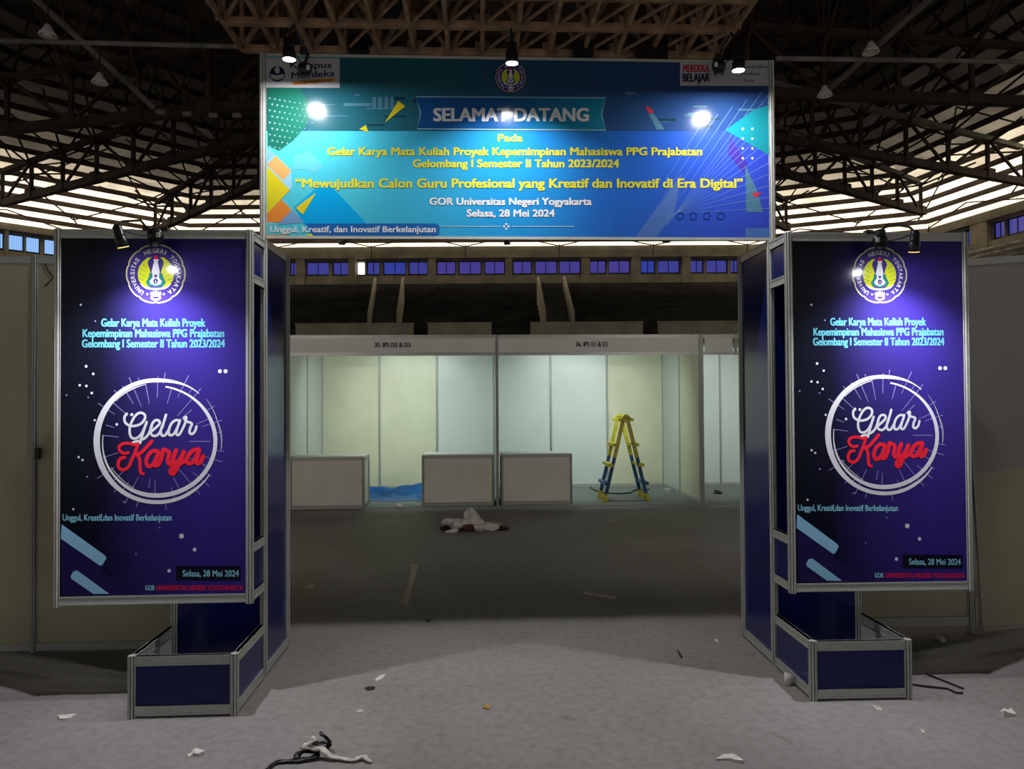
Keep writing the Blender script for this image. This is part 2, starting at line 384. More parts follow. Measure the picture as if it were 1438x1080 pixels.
# rust brown flat lattice over the gate
t = thing('space_frame', 'rust brown flat steel lattice hanging above the entrance banner', 'truss', (0, 13.0, 7.75), 0.045)
X0, X1, NY = -4.75, 3.75, 8
lo, up, wb = MB(), MB(), MB()
nx = 14
for j in range(NY + 1):
    y = -j * 0.95
    lo.bar((X0, y, 0), (X1, y, 0), 0.1, 0.12, RUST); up.bar((X0, y, 1.0), (X1, y, 1.0), 0.08, 0.1, RUST)
    for i in range(nx + 1):
        x = X0 + (X1 - X0) * i / nx
        wb.bar((x, y, 0), (x, y, 1.0), 0.07, 0.07, RUST)
        wb.box(x - 0.13, x + 0.13, y - 0.012, y + 0.012, 0.02, 0.2, RUST)
        if i < nx:
            x2 = X0 + (X1 - X0) * (i + 1) / nx
            wb.bar((x, y, 1.0 if i % 2 else 0), (x2, y, 0 if i % 2 else 1.0), 0.06, 0.06, RUST)
for i in range(nx + 1):
    x = X0 + (X1 - X0) * i / nx
    lo.bar((x, 0, 0), (x, -NY * 0.95, 0), 0.07, 0.09, RUST); up.bar((x, 0, 1.0), (x, -NY * 0.95, 1.0), 0.07, 0.09, RUST)
    for j in range(NY):
        y = -j * 0.95
        wb.bar((x, y, 0 if j % 2 else 1.0), (x, y - 0.95, 1.0 if j % 2 else 0), 0.05, 0.05, RUST)
        if i < nx: lo.bar((x, y, 0), (X0 + (X1 - X0) * (i + 1) / nx, y - 0.95, 0), 0.04, 0.04, RUST)
lo.build('lower_chords', t); up.build('upper_chords', t); wb.build('web', t)
hg = MB()
for x in (X0, 0, X1):
    for y in (0, -NY * 0.95): hg.tube([(x, y, 1.0), (x, y, 6.2)], 0.03, STEEL, 6)
hg.build('hanger', t)
bx = MB(); bx.box(-0.18, 0.18, -0.13, 0.13, -0.12, 0.2, BLACK)
for (px, py), lab in (((505, 68), 'left'), ((818, 76), 'centre'), ((905, 78), 'right'), ((922, 79), 'rightmost')):
    q = aty(px, py, 12.85)
    o = bx.build('loudspeaker', loc=(q.x, q.y, q.z)); tag(o, {'left': 'small black box hanging on the rust lattice near the left banner lamp', 'centre': 'small black box on the rust lattice right of the middle banner lamp',
        'right': 'left of the paired black boxes on the lattice near the right banner lamp', 'rightmost': 'right of the paired black boxes on the lattice near the right banner lamp'}[lab], 'loudspeaker')
# long tie pipes either side of the lattice
for a, b_, lab in (((0, 57), (362, 66), 'left'), ((1090, 82), (1392, 86), 'right')):
    p, q = aty(*a, 13.2), aty(*b_, 13.2); ex = (p - q).normalized() if lab == 'left' else (q - p).normalized()
    mb = MB(); mb.tube([p + ex * 3 if lab == 'left' else p, q if lab == 'left' else q + ex * 3], 0.045, PALESTEEL, 8)
    tag(mb.build('tie_pipe'), 'long straight pipe spanning the dark roof on the %s of the banner' % lab, 'pipe')
for a, b_, lab in (((30, -20), (215, 150), 'left'), ((1320, -15), (1165, 125), 'right')):
    p, q = aty(*a, 13.4), aty(*b_, 16.5)
    mb = MB(); mb.tube([p, q], 0.06, PALESTEEL, 8)
    tag(mb.build('catwalk_rail'), 'slanting rail carrying pendant lamps in the dark roof on the %s' % lab, 'rail')
# pendant lamps, unlit
def pendant(px, py, y, lab, parent_z=1.4):
    q = aty(px, py, y)
    t = thing('pendant_lamp', lab, 'lamp', (q.x, q.y, q.z))
    mb = MB(); prof = [(0.03, 0.32), (0.08, 0.30), (0.13, 0.2), (0.24, 0.06), (0.27, 0.0), (0.25, 0.0), (0.12, 0.16), (0.06, 0.2)]
    n = 16; vs = [(0.6 * r * math.cos(2 * PI * j / n), 0.6 * r * math.sin(2 * PI * j / n), 0.7 * z - 0.1) for r, z in prof for j in range(n)]
    mb.add(vs, [(k * n + j, k * n + (j + 1) % n, (k + 1) * n + (j + 1) % n, (k + 1) * n + j) for k in range(len(prof) - 1) for j in range(n)], LAMPWHITE)
    mb.build('shade', t, True)
    mb = MB(); mb.tube([(0, 0, 0.1), (0, 0, roof_z(q.x, q.y) - q.z + 0.02)], 0.016, STEEL, 6); mb.build('suspension_rod', t)
    mb = MB(); mb.tube([(0, 0, 0.06), (0, 0, -0.12)], 0.07, LAMPWHITE, 10); mb.build('bulb', t)
pendant(67, 43, 13.5, 'unlit white pendant lamp high at the upper left')
pendant(140, 110, 15, 'unlit white pendant lamp lower on the left slanting rail')
pendant(1223, 67, 14, 'unlit white pendant lamp high at the upper right')
pendant(1158, 128, 15.5, 'unlit white pendant lamp beside the right end of the banner')

for k, (px, py) in enumerate(((225, 157), (263, 160), (300, 162), (333, 162))):
    q = aty(px, py, 17); t = thing('floodlight', ('leftmost', 'second from left', 'third from left', 'rightmost')[k] + ' of four small pale floodlights left of the banner', 'lamp', q)
    mb = MB(); mb.hexa([(-0.10, -0.03, -0.05), (0.10, -0.03, -0.05), (0.08, 0.11, -0.02), (-0.08, 0.11, -0.02), (-0.10, -0.05, 0.04), (0.10, -0.05, 0.04), (0.08, 0.09, 0.08), (-0.08, 0.09, 0.08)], PALESTEEL); mb.build('housing', t)
    mb = MB(); mb.tube([(0, 0.05, 0.03), (0, 0.05, roof_z(q.x, q.y + 0.05) - q.z + 0.02)], 0.016, STEEL, 6); mb.build('suspension_rod', t)

# ------------------------------------------------------------------ 2. grandstand below the windows
t = thing('grandstand', 'dark stepped grandstand with cream parapets below the blue windows', 'grandstand', (0, 28.0, 0))
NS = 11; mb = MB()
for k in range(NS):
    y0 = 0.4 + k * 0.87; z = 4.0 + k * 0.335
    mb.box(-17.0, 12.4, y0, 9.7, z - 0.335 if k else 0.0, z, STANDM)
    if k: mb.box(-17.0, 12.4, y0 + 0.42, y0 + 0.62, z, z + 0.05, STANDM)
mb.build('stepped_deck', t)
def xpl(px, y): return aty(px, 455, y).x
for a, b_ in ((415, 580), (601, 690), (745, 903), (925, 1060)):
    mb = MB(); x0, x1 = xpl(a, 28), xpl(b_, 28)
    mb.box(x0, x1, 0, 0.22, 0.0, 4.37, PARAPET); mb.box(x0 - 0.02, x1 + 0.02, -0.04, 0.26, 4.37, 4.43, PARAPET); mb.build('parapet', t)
for (a, a2), (b_, b2) in (((518, 527), (559, 566)), ((765, 756), (805, 792.6))):
    e = [(xpl(a, 28.4), xpl(a2, 33.6)), (xpl(b_, 28.4), xpl(b2, 33.6))]
    for x, x2 in e:
        mb = MB(); mb.hexa([(x - 0.06, 0.4, 3.6), (x + 0.06, 0.4, 3.6), (x2 + 0.06, 5.6, 5.4), (x2 - 0.06, 5.6, 5.4), (x - 0.06, 0.4, 4.86), (x + 0.06, 0.4, 4.86), (x2 + 0.06, 5.6, 7.1), (x2 - 0.06, 5.6, 7.1)], PARAPET)
        mb.build('stair_wall', t)
    mb = MB(); (x, x2), (y_, y2) = e
    for k in range(14):
        f0, f1 = k / 14, 1.0; ya = 0.5 + 5.1 * f0; za = 4.0 + 2.55 * f0; l0, r0 = x + (x2 - x) * f0 + 0.07, y_ + (y2 - y_) * f0 - 0.07; l1, r1 = x2 + 0.07, y2 - 0.07
        mb.hexa([(l0, ya, 3.5), (r0, ya, 3.5), (r1, 5.6, 3.5), (l1, 5.6, 3.5), (l0, ya, za + 0.18), (r0, ya, za + 0.18), (r1, 5.6, za + 0.18), (l1, 5.6, za + 0.18)], CONCD)
    mb.build('stair_flight', t)
mb = MB(); x0, x1 = xpl(945, 31), xpl(985, 31)
for k in range(NS - 2):
    mb.box(x0 - 0.06 * k, x1 - 0.06 * k, 0.42 + k * 0.87, 9.9, 3.9, 4.02 + k * 0.335, CONCD)
mb.build('aisle', t)
d = (CR3 - CR2).normalized(); n_ = Vector((d.y, -d.x)); t = thing('grandstand', 'grandstand with glossy pale seat rows at the far right', 'grandstand', (CR2.x, CR2.y, 0), math.atan2(d.y, d.x))
mb = MB(); sb = MB()
for k in range(9):
    o = -0.3 - k * 0.6; z = 7.6 - k * 0.36
    mb.box(0.3, LR - 0.3, o - 0.6, o, 0, z, CONCD); sb.box(0.3, LR - 0.3, o - 0.42, o - 0.1, z, z + 0.12, SEATM)
mb.build('stepped_deck', t); sb.build('seat_rows', t)

# ------------------------------------------------------------------ 3. shell scheme pieces
def post_ring(cx, cy, R=0.02):
    ring = []
    r = R / math.cos(PI / 8)
    for k in range(8):
        a0, a1 = PI / 8 + k * PI / 4 - PI / 4, PI / 8 + k * PI / 4
        p0, p1 = Vector((math.cos(a0), math.sin(a0))) * r, Vector((math.cos(a1), math.sin(a1))) * r
        inw = -(p0 + p1).normalized()
        q0, q1 = p0.lerp(p1, 0.36), p0.lerp(p1, 0.64)
        ring += [(p0, 0), (q0, 0), (q0 + inw * 0.006, 1), (q1 + inw * 0.006, 1), (q1, 0)]
    return [((cx + p.x, cy + p.y), g) for p, g in ring]
def post(name, parent, x, y, z0, z1, R=0.02):
    mb = MB(); rg = post_ring(x, y, R); n = len(rg)
    vs = [(p[0], p[1], z0) for p, g in rg] + [(p[0], p[1], z1) for p, g in rg]
    for mm, sel in ((ALU, 0), (GROOVE, 1)):
        fs = [(i, (i + 1) % n, n + (i + 1) % n, n + i) for i in range(n) if (rg[i][1] and rg[(i + 1) % n][1]) == bool(sel)]
        if sel == 0: fs += [tuple(range(n, 2 * n)), tuple(range(n))[::-1]]
        mb.add(vs, fs, mm)
    return mb.build(name, parent)
def rail(parent, a, b, z, h=0.045, th=0.022, gap=0.02, name='rail'):
    """horizontal beam from post centre a to post centre b, z is its underside"""
    a, b = Vector((*a, 0)), Vector((*b, 0)); d = (b - a).normalized(); a = a + d * gap * 0.9; b = b - d * gap * 0.9
    mb = MB(); up = Vector((0, 0, z + h / 2))
    mb.bar(a + up, b + up, th, h, ALU)
    for e in (z + 0.004, z + h - 0.004): mb.bar(a + Vector((0, 0, e)), b + Vector((0, 0, e)), th + 0.005, 0.008, ALU)
    return mb.build(name, parent)
def panel(parent, a, b, z0, z1, m, th=0.005, gap=0.017, name='panel', m2=None, off=0.0):
    a, b = Vector((*a, 0)), Vector((*b, 0)); d = (b - a).normalized(); a = a + d * gap; b = b - d * gap
    nn = Vector((-d.y, d.x, 0)); mb = MB(); a = a + nn * off; b = b + nn * off
    up = Vector((0, 0, (z0 + z1) / 2))
    if m2 is None: mb.bar(a + up, b + up, th, z1 - z0, m)
    else:
        mb.bar(a + up - nn * th / 4, b + up - nn * th / 4, th / 2, z1 - z0, m); mb.bar(a + up + nn * th / 4, b + up + nn * th / 4, th / 2, z1 - z0, m2)
    return mb.build(name, parent)

# text as flat shapes ------------------------------------------------
_txt = {}
def glyphs(s, bold=0.0, shear=0.0):
    k = (s, bold, shear)
    if k in _txt: return _txt[k]
    c = bpy.data.curves.new('t', 'FONT'); c.body = s; c.size = 1; c.offset = bold; c.shear = shear; c.resolution_u = 3; c.fill_mode = 'FRONT'
    o = bpy.data.objects.new('t', c); COL.objects.link(o)
    bpy.context.view_layer.update()
    dg = bpy.context.evaluated_depsgraph_get(); me = bpy.data.meshes.new_from_object(o.evaluated_get(dg))
    vs = [(v.co.x, v.co.y) for v in me.vertices]; fs = [tuple(p.vertices) for p in me.polygons]
    bpy.data.objects.remove(o); bpy.data.curves.remove(c); bpy.data.meshes.remove(me)
    _txt[k] = (vs, fs); return _txt[k]
def cap_h(bold=0.0):
    vs, _ = glyphs('H', bold); return max(v[1] for v in vs)
class Print:
    """flat graphics on a sheet; M maps design points (photo pixels) to the sheet's own (x, z)"""
    def __init__(s, M, y0=0.0): s.mb = MB(); s.M = M; s.y0 = y0; s.layer = 0; s.n = 0
    def P(s, x, y, e=0.0): a, b = s.M(x, y); return (a, s.y0 - 0.00028 * s.layer - 1e-6 * (s.n % 250) - e, b)
    def poly(s, pts, m, layer):
        s.layer = layer; s.n += 1; s.mb.add([s.P(*p) for p in pts], [tuple(range(len(pts)))], m)
    def text(s, string, x0, x1, base, cap, m, layer, bold=0.02, shear=0.0, slope=0.0):
        s.layer = layer; vs, fs = glyphs(string, 0.0, shear); ch = cap_h(0.0)
        mn, mxx = min(v[0] for v in vs), max(v[0] for v in vs); g = bold * 1.3 * cap
        for ox_, oy_ in ((0, 0), (-g, -g * 0.5), (g, -g * 0.5), (-g, g * 0.5), (g, g * 0.5)):    # heavy letters: the outline overprinted
            out = []; s.n += 1
            for v in vs:
                x = x0 + g + (v[0] - mn) / (mxx - mn) * (x1 - x0 - 2 * g)
                out.append(s.P(x + ox_, base - v[1] / ch * cap + slope * (x - x0) + oy_))
            s.mb.add(out, fs, m)
    def disc(s, x, y, r, m, layer, n=20, ry=None):
        s.poly([(x + r * math.cos(2 * PI * i / n), y + (ry or r) * math.sin(2 * PI * i / n)) for i in range(n)], m, layer)
    def ribbon(s, pts, w, m, layer, closed=False, cap=True):
        """pts list of (x, y); w width or list of widths"""
        s.layer = layer; n = len(pts); L, R = [], []; s.n += 1
        for i in range(n):
            a = pts[i - 1] if (i or closed) else pts[0]; b_ = pts[(i + 1) % n] if (i < n - 1 or closed) else pts[-1]
            dx, dy = b_[0] - a[0], b_[1] - a[1]; l = math.hypot(dx, dy) or 1
            ww = (w[i] if isinstance(w, (list, tuple)) else w) / 2
            L.append((pts[i][0] - dy / l * ww, pts[i][1] + dx / l * ww)); R.append((pts[i][0] + dy / l * ww, pts[i][1] - dx / l * ww))
        vs = [s.P(*p, 0.0 if closed else 4e-6 * (i % n)) for i, p in enumerate(L + R)]; k = n if closed else n - 1
        s.mb.add(vs, [(i, (i + 1) % n, n + (i + 1) % n, n + i) for i in range(k)], m)
        if cap and not closed:
            for e in (0, -1): s.disc(pts[e][0], pts[e][1], (w[e] if isinstance(w, (list, tuple)) else w) / 2, m, layer, 10)
def catmull(pts, k=6):
    out = []; P = [pts[0]] + list(pts) + [pts[-1]]
    for i in range(1, len(P) - 2):
        p0, p1, p2, p3 = P[i - 1:i + 3]
        for j in range(k):
            t = j / k
            out.append(tuple(0.5 * (2 * p1[c] + (p2[c] - p0[c]) * t + (2 * p0[c] - 5 * p1[c] + 4 * p2[c] - p3[c]) * t * t + (3 * p1[c] - p0[c] - 3 * p2[c] + p3[c]) * t ** 3) for c in (0, 1)))
    out.append(pts[-1]); return out

def flatp(n, c): return flat(n, c, 0.14, 0.3)
INK = dict(white=flatp('white', (0.72, 0.74, 0.80)), cyan=flatp('cyan', (0.11, 0.42, 0.52)), red=flatp('red', (0.84, 0.014, 0.04)), ray=flatp('ray', (0.27, 0.24, 0.58)),
           stripe=flatp('stripe', (0.30, 0.60, 0.86)), gold=flatp('gold', (0.62, 0.58, 0.34)), lemon=flatp('lemon', (0.62, 0.68, 0.02)), green=flatp('green', (0.02, 0.22, 0.20)),
           indigo=flatp('indigo', (0.05, 0.03, 0.22)), purple=flatp('purple', (0.018, 0.012, 0.085)), dim=flatp('dim_text', (0.28, 0.66, 0.84)), shade=flatp('shadow_box', (0.006, 0.006, 0.02)),
           yellow=flatp('yellow', (0.72, 0.66, 0.05)), navy=flatp('navy', (0.015, 0.02, 0.10)), paleline=flatp('pale_line', (0.25, 0.38, 0.72)), teal=flatp('teal', (0.03, 0.45, 0.50)))

def emblem(pr, cx, cy, R, L, ring=True, text=True, dim=1.0):
    """round university crest: scalloped rim, arc lettering, wings, torch tower, book, lotus"""
    E = lambda x, y: (cx + (x - 527) / 450 * R, cy + (y - 590) / 450 * R)
    N = 100
    sc = lambda a: 0.965 - 0.035 * (1 - abs(math.sin(5 * (a - PI / 2)))) ** 3
    rim = [(cx + R * sc(2 * PI * i / N) * math.cos(2 * PI * i / N), cy - R * sc(2 * PI * i / N) * math.sin(2 * PI * i / N)) for i in range(N)]
    pr.poly(rim, INK['indigo'], L)
    if ring: pr.ribbon(rim, 0.045 * R, INK['gold'], L + 1, closed=True)
    if text:
        def arc(s_, a0, a1, r=0.70, h=0.135):
            adv = [0.62 if c in 'I' else 1.0 for c in s_]; tot = sum(adv); p = 0
            for c, w_ in zip(s_, adv):
                a = math.radians(a0 + (a1 - a0) * (p + w_ / 2) / tot); p += w_
                vs, fs = glyphs(c, 0.012); ch = cap_h(0.012); mn, mx_ = min(v[0] for v in vs), max(v[0] for v in vs)
                wid = abs(math.radians(a1 - a0)) / tot * w_ * 0.80 * (r + h / 2)
                pr.layer = L + 1; out = []
                for v in vs:
                    lx = ((v[0] - mn) / (mx_ - mn) - 0.5) * wid * (0.45 if c == 'I' else 1); ly = r + v[1] / ch * h
                    x = ly * math.cos(a) + lx * math.sin(a); y = ly * math.sin(a) - lx * math.cos(a)
                    out.append(pr.P(cx + R * x, cy - R * y))
                pr.mb.add(out, fs, INK['white'])
        arc('UNIVERSITAS', 238, 138); arc('NEGERI', 121, 62); arc('YOGYAKARTA', 50, -57)
        for x in (402, 648): pr.disc(*E(x, 890), 0.035 * R, INK['white'], L + 1, 8)
    W = [(465, 340), (400, 352), (330, 410), (278, 490), (258, 580), (270, 680), (320, 760), (400, 808), (480, 822), (400, 760), (385, 720), (430, 640), (450, 570), (430, 500), (405, 440), (420, 390)]
    for sgn in (1, -1):
        f = lambda p: E(527 + sgn * (p[0] - 527), p[1])
        pr.poly([f(p) for p in W], INK['lemon'], L + 1)
        for a, b_ in (((318, 440), (385, 500)), ((282, 500), (385, 565)), ((265, 575), (370, 630)), ((270, 655), (360, 690))):
            pr.ribbon([f(a), f(b_)], 0.014 * R, INK['green'], L + 2, cap=False)
    pr.ribbon([E(*p) for p in catmull([(300, 735), (380, 795), (527, 815), (675, 795), (755, 735)])], [0.02 * R + 0.05 * R * math.sin(PI * i / 24) for i in range(25)], INK['white'], L + 2, cap=False)
    pr.poly([E(*p) for p in ((430, 585), (625, 585), (640, 640), (680, 720), (640, 760), (527, 785), (415, 760), (378, 720), (425, 640))], INK['green'], L + 3)
    pr.poly([E(*p) for p in ((435, 700), (480, 645), (575, 645), (620, 700), (600, 740), (527, 765), (452, 738))], INK['white'], L + 4)
    pr.poly([E(*p) for p in ((506, 395), (555, 395), (592, 580), (462, 580))], INK['white'], L + 4)
    pr.poly([E(*p) for p in ((494, 375), (572, 375), (568, 402), (498, 402))], INK['white'], L + 5)
    pr.poly([E(*p) for p in ((478, 545), (582, 545), (578, 650), (480, 650))], INK['white'], L + 5)
    pr.poly([E(*p) for p in ((508, 605), (547, 605), (547, 640), (508, 640))], INK['indigo'], L + 6)
    pr.poly([E(*p) for p in ((490, 690), (527, 655), (565, 690), (545, 735), (527, 752), (508, 735))], INK['indigo'], L + 6)
    pr.poly([E(*p) for p in ((520, 690), (538, 690), (530, 735), (524, 735))], INK['white'], L + 7)
    pr.poly([E(*p) for p in ((502, 350), (530, 308), (562, 350), (552, 376), (512, 376))], INK['red'], L + 5)
    for x0, x1, y0 in ((445, 470, 850), (475, 500, 838), (505, 550, 828), (555, 580, 838), (585, 612, 850)):
        pr.poly([E(*p) for p in (((x0 + x1) / 2, y0), (x1, y0 + 35), (x1 - 5, 905), (x0 + 5, 905), (x0, y0 + 35))], INK['white'], L + 1)
    pr.ribbon([E(527 + 65 * math.cos(2 * PI * i / 24), 942 + 32 * math.sin(2 * PI * i / 24)) for i in range(24)], 0.06 * R, INK['white'], L + 1, closed=True)

# ------------------------------------------------------------------ 4. gate towers, posters, planters
TD, PO, PB, PT, PLH, TT, HW, W = 0.4957, 0.253, 0.491, 2.4616, 0.3046, 2.4746, 0.495, 0.99
TW = {'left': (-1.406, 4.1178, 0.0497, -1), 'right': (1.5186, 4.2507, 0.0327, 1)}
lx, ly, la, _ = TW['left']
def plane_local(px, py, ox, oy, ang, v):
    """point of the upright plane y_local = v of a frame, seen at a pixel -> (x_local, z)"""
    r = ray(px, py); c, s = math.cos(ang), math.sin(ang)
    nx_, ny_ = -s, c
    t = (nx_ * ox + ny_ * oy + v) / (nx_ * r.x + ny_ * r.y); p = EYE + r * t
    return ((p.x - ox) * c + (p.y - oy) * s, p.z)
SHEET_V = -PO - 0.010
def poster_map(px, py): x, z = plane_local(px, py, lx, ly, la, SHEET_V); return x + W, z

BGP = ramp_mat('poster_ink', [(0.0, (0.004, 0.007, 0.012)), (0.22, (0.006, 0.007, 0.022)), (0.45, (0.024, 0.018, 0.125)), (0.75, (0.036, 0.022, 0.225)), (1.0, (0.036, 0.024, 0.215))], rough=0.2, spec=0.14, nscale=1.3, namt=0.12)
pr = Print(poster_map)
x0, z0, x1, z1 = 0.018, PB + 0.04, W - 0.018, PT - 0.04
pr.mb.box(x0, x1, 0.0, 0.006, z0, z1, BGP)
pr.poly([(86, 741), (150, 785), (142, 802), (200, 836), (86.5, 836)], INK['purple'], 1)
emblem(pr, 218.8, 384.6, 42.5, 2)
for s_, a, b_, y in (('Gelar Karya Mata Kuliah Proyek', 142, 288.5, 458.5), ('Kepemimpinan Mahasiswa PPG Prajabatan', 116, 315, 473.3), ('Gelombang I Semester II Tahun 2023/2024', 115, 316, 487.8)):
    pr.text(s_, a, b_, y, 10.8, INK['cyan'], 2, bold=0.035)
for x, y, r in ((113.6, 428, 1.6), (134, 451, 1.2), (121, 514.5, 2), (131, 525, 1.8), (112, 541, 1.8), (121.3, 542, 1.8), (129, 552, 1.8), (124, 558, 1.2), (93.6, 555, 1.4), (308.8, 521.4, 2.9), (316.8, 521.4, 2.9),
                (254.9, 752.9, 3.5), (273.3, 771.8, 2.7), (237.6, 801.6, 2.6), (110.5, 642, 1.8), (116, 646, 1.7), (103, 715, 1.7), (174, 705, 1.4), (191, 778, 1.3), (224, 741, 1.2), (164, 596, 2), (133, 590, 1.6), (122.5, 669.5, 1.5)):
    pr.disc(x, y, r, INK['white'] if r > 1.5 else INK['ray'], 1, 10)
C = lambda x, y: (120 + x / 5.4, 520 + y / 5.4)
def arcpts(keys, n=90):
    """keys: (angle deg, radius, width) in crop units about (535, 538)"""
    out, ws = [], []
    for k in range(n + 1):
        q = keys[0][0] + (keys[-1][0] - keys[0][0]) * k / n
        for (a0, r0, w0), (a1, r1, w1) in zip(keys, keys[1:]):
            if min(a0, a1) - 1e-6 <= q <= max(a0, a1) + 1e-6:
                f = (q - a0) / (a1 - a0); f = f * f * (3 - 2 * f); r, ww = r0 + (r1 - r0) * f, w0 + (w1 - w0) * f; break
        out.append(C(535 + r * math.cos(math.radians(q)), 538 - r * math.sin(math.radians(q)))); ws.append(ww / 5.4)
    return out, ws
for keys in ([(-32, 478, 8), (-60, 468, 26), (-100, 461, 30), (-180, 449, 48), (-270, 462, 30), (-312, 487, 7)], [(80, 420, 12), (0, 451, 30), (-90, 412, 34), (-150, 411, 16), (-187, 403, 6)],
             [(-150, 392, 3), (-135, 388, 5), (-115, 390, 3)], [(100, 437, 4), (115, 434, 8), (135, 431, 4)], [(40, 497, 2), (15, 490, 4), (-8, 497, 2)], [(22, 488, 2), (5, 502, 3), (-6, 500, 2)]):
    p, ws = arcpts(keys); pr.ribbon(p, ws, INK['white'], 3, cap=False)
random.seed(11)
for k in range(44):
    a = math.radians(k * 360 / 44 + random.uniform(-2, 2)); r0 = random.choice([285, 300, 330, 370, 250]); r1 = r0 + random.choice([70, 110, 190, 160]); r1 = max(r1, 395) if k % 3 == 0 else r1
    if k % 3 == 1: r0, r1 = 440, random.choice([500, 520, 490])
    if k % 4 == 2: r1 = 525
    if math.cos(a) * r0 + 0 > -360: pr.ribbon([C(535 + r0 * math.cos(a), 538 - r0 * math.sin(a)), C(535 + r1 * math.cos(a), 538 - r1 * math.sin(a))], [0.7, 1.1], INK['ray'], 2, cap=False)
G = lambda pts: [(155 + x / 10.27, 565 + y / 10.27) for x, y in catmull(pts)]
for st in ([(237, 165), (205, 215), (215, 290), (280, 335), (360, 340), (440, 310), (495, 245), (497, 180), (440, 150), (375, 180), (320, 260), (285, 350), (280, 440), (310, 510), (370, 520), (430, 480), (480, 400), (525, 285)],
           [(525, 285), (490, 390), (455, 500), (432, 585)], [(432, 585), (385, 560), (325, 582)], [(430, 545), (500, 515), (555, 450), (600, 340)],
           [(560, 440), (640, 380), (710, 310), (700, 265), (650, 260), (605, 310), (580, 400), (595, 465), (650, 485), (710, 440), (760, 330)],
           [(803, 180), (770, 290), (730, 400), (740, 470), (790, 475), (840, 400)],
           [(1000, 262), (940, 260), (880, 310), (845, 400), (855, 470), (910, 460), (965, 370), (1005, 262)], [(1005, 262), (965, 380), (950, 450), (985, 470), (1030, 410), (1080, 300)],
           [(1080, 300), (1095, 215), (1065, 225), (1100, 275), (1175, 305), (1150, 380), (1145, 440), (1185, 455), (1225, 410), (1242, 350)]):
    pr.ribbon(G(st), 3.5, INK['white'], 4)
pr.disc(155 + 310 / 10.27, 565 + 177 / 10.27, 2.2, INK['white'], 4, 10)
for st, w_ in (([(260, 725), (200, 735), (140, 700), (130, 640), (180, 600), (260, 590), (340, 610), (395, 600)], 4.3), ([(400, 600), (360, 720), (310, 830), (270, 920), (200, 970), (130, 950), (115, 880), (150, 810), (210, 795)], 4.6),
           ([(600, 560), (520, 650), (440, 730), (370, 760)], 4.8), ([(390, 745), (425, 830), (430, 930), (440, 1010), (475, 1030)], 4.6),
           ([(690, 710), (620, 700), (550, 760), (520, 850), (545, 920), (610, 900), (670, 800), (700, 700), (660, 830), (650, 910), (700, 890), (740, 800), (765, 680)], 5.6),
           ([(765, 680), (800, 690), (850, 730), (830, 830), (850, 890), (890, 860), (950, 700)], 5.6),
           ([(950, 690), (910, 800), (920, 880), (980, 850), (1040, 760), (1070, 690), (1020, 820), (960, 950), (910, 1030), (870, 1010), (890, 950), (1000, 890), (1090, 840)], 5.8),
           ([(1280, 680), (1200, 690), (1130, 760), (1100, 840), (1140, 880), (1210, 840), (1280, 690), (1250, 820), (1260, 880), (1310, 850), (1340, 780)], 6.0)):
    pr.ribbon(G(st), w_, INK['red'], 5)
pr.text('Unggul, Kreatif,dan Inovatif Berkelanjutan', 88, 241, 731, 8.6, INK['dim'], 2, bold=0.02)
D = lambda x, y: (60 + x / 3.858, 580 + y / 3.858)
pr.poly([D(*p) for p in ((103, 603), (335, 770), (346, 785), (325, 822), (312, 828), (98, 680))], INK['stripe'], 2)
pr.poly([D(*p) for p in ((152, 885), (165, 860), (185, 852), (362, 980), (275, 980), (155, 898))], INK['stripe'], 2)
pr.poly([(247, 795), (338, 795), (338, 815), (247, 815)], INK['shade'], 1)
pr.text('Selasa, 28 Mei 2024', 256.5, 335.5, 809.5, 8.6, INK['dim'], 2, bold=0.02)
pr.text('GOR', 204, 217.5, 828.8, 6.6, INK['dim'], 2, bold=0.03); pr.text('UNIVERSITAS NEGERI YOGYAKARTA', 219.5, 341, 828.8, 6.8, INK['red'], 2, bold=0.02)

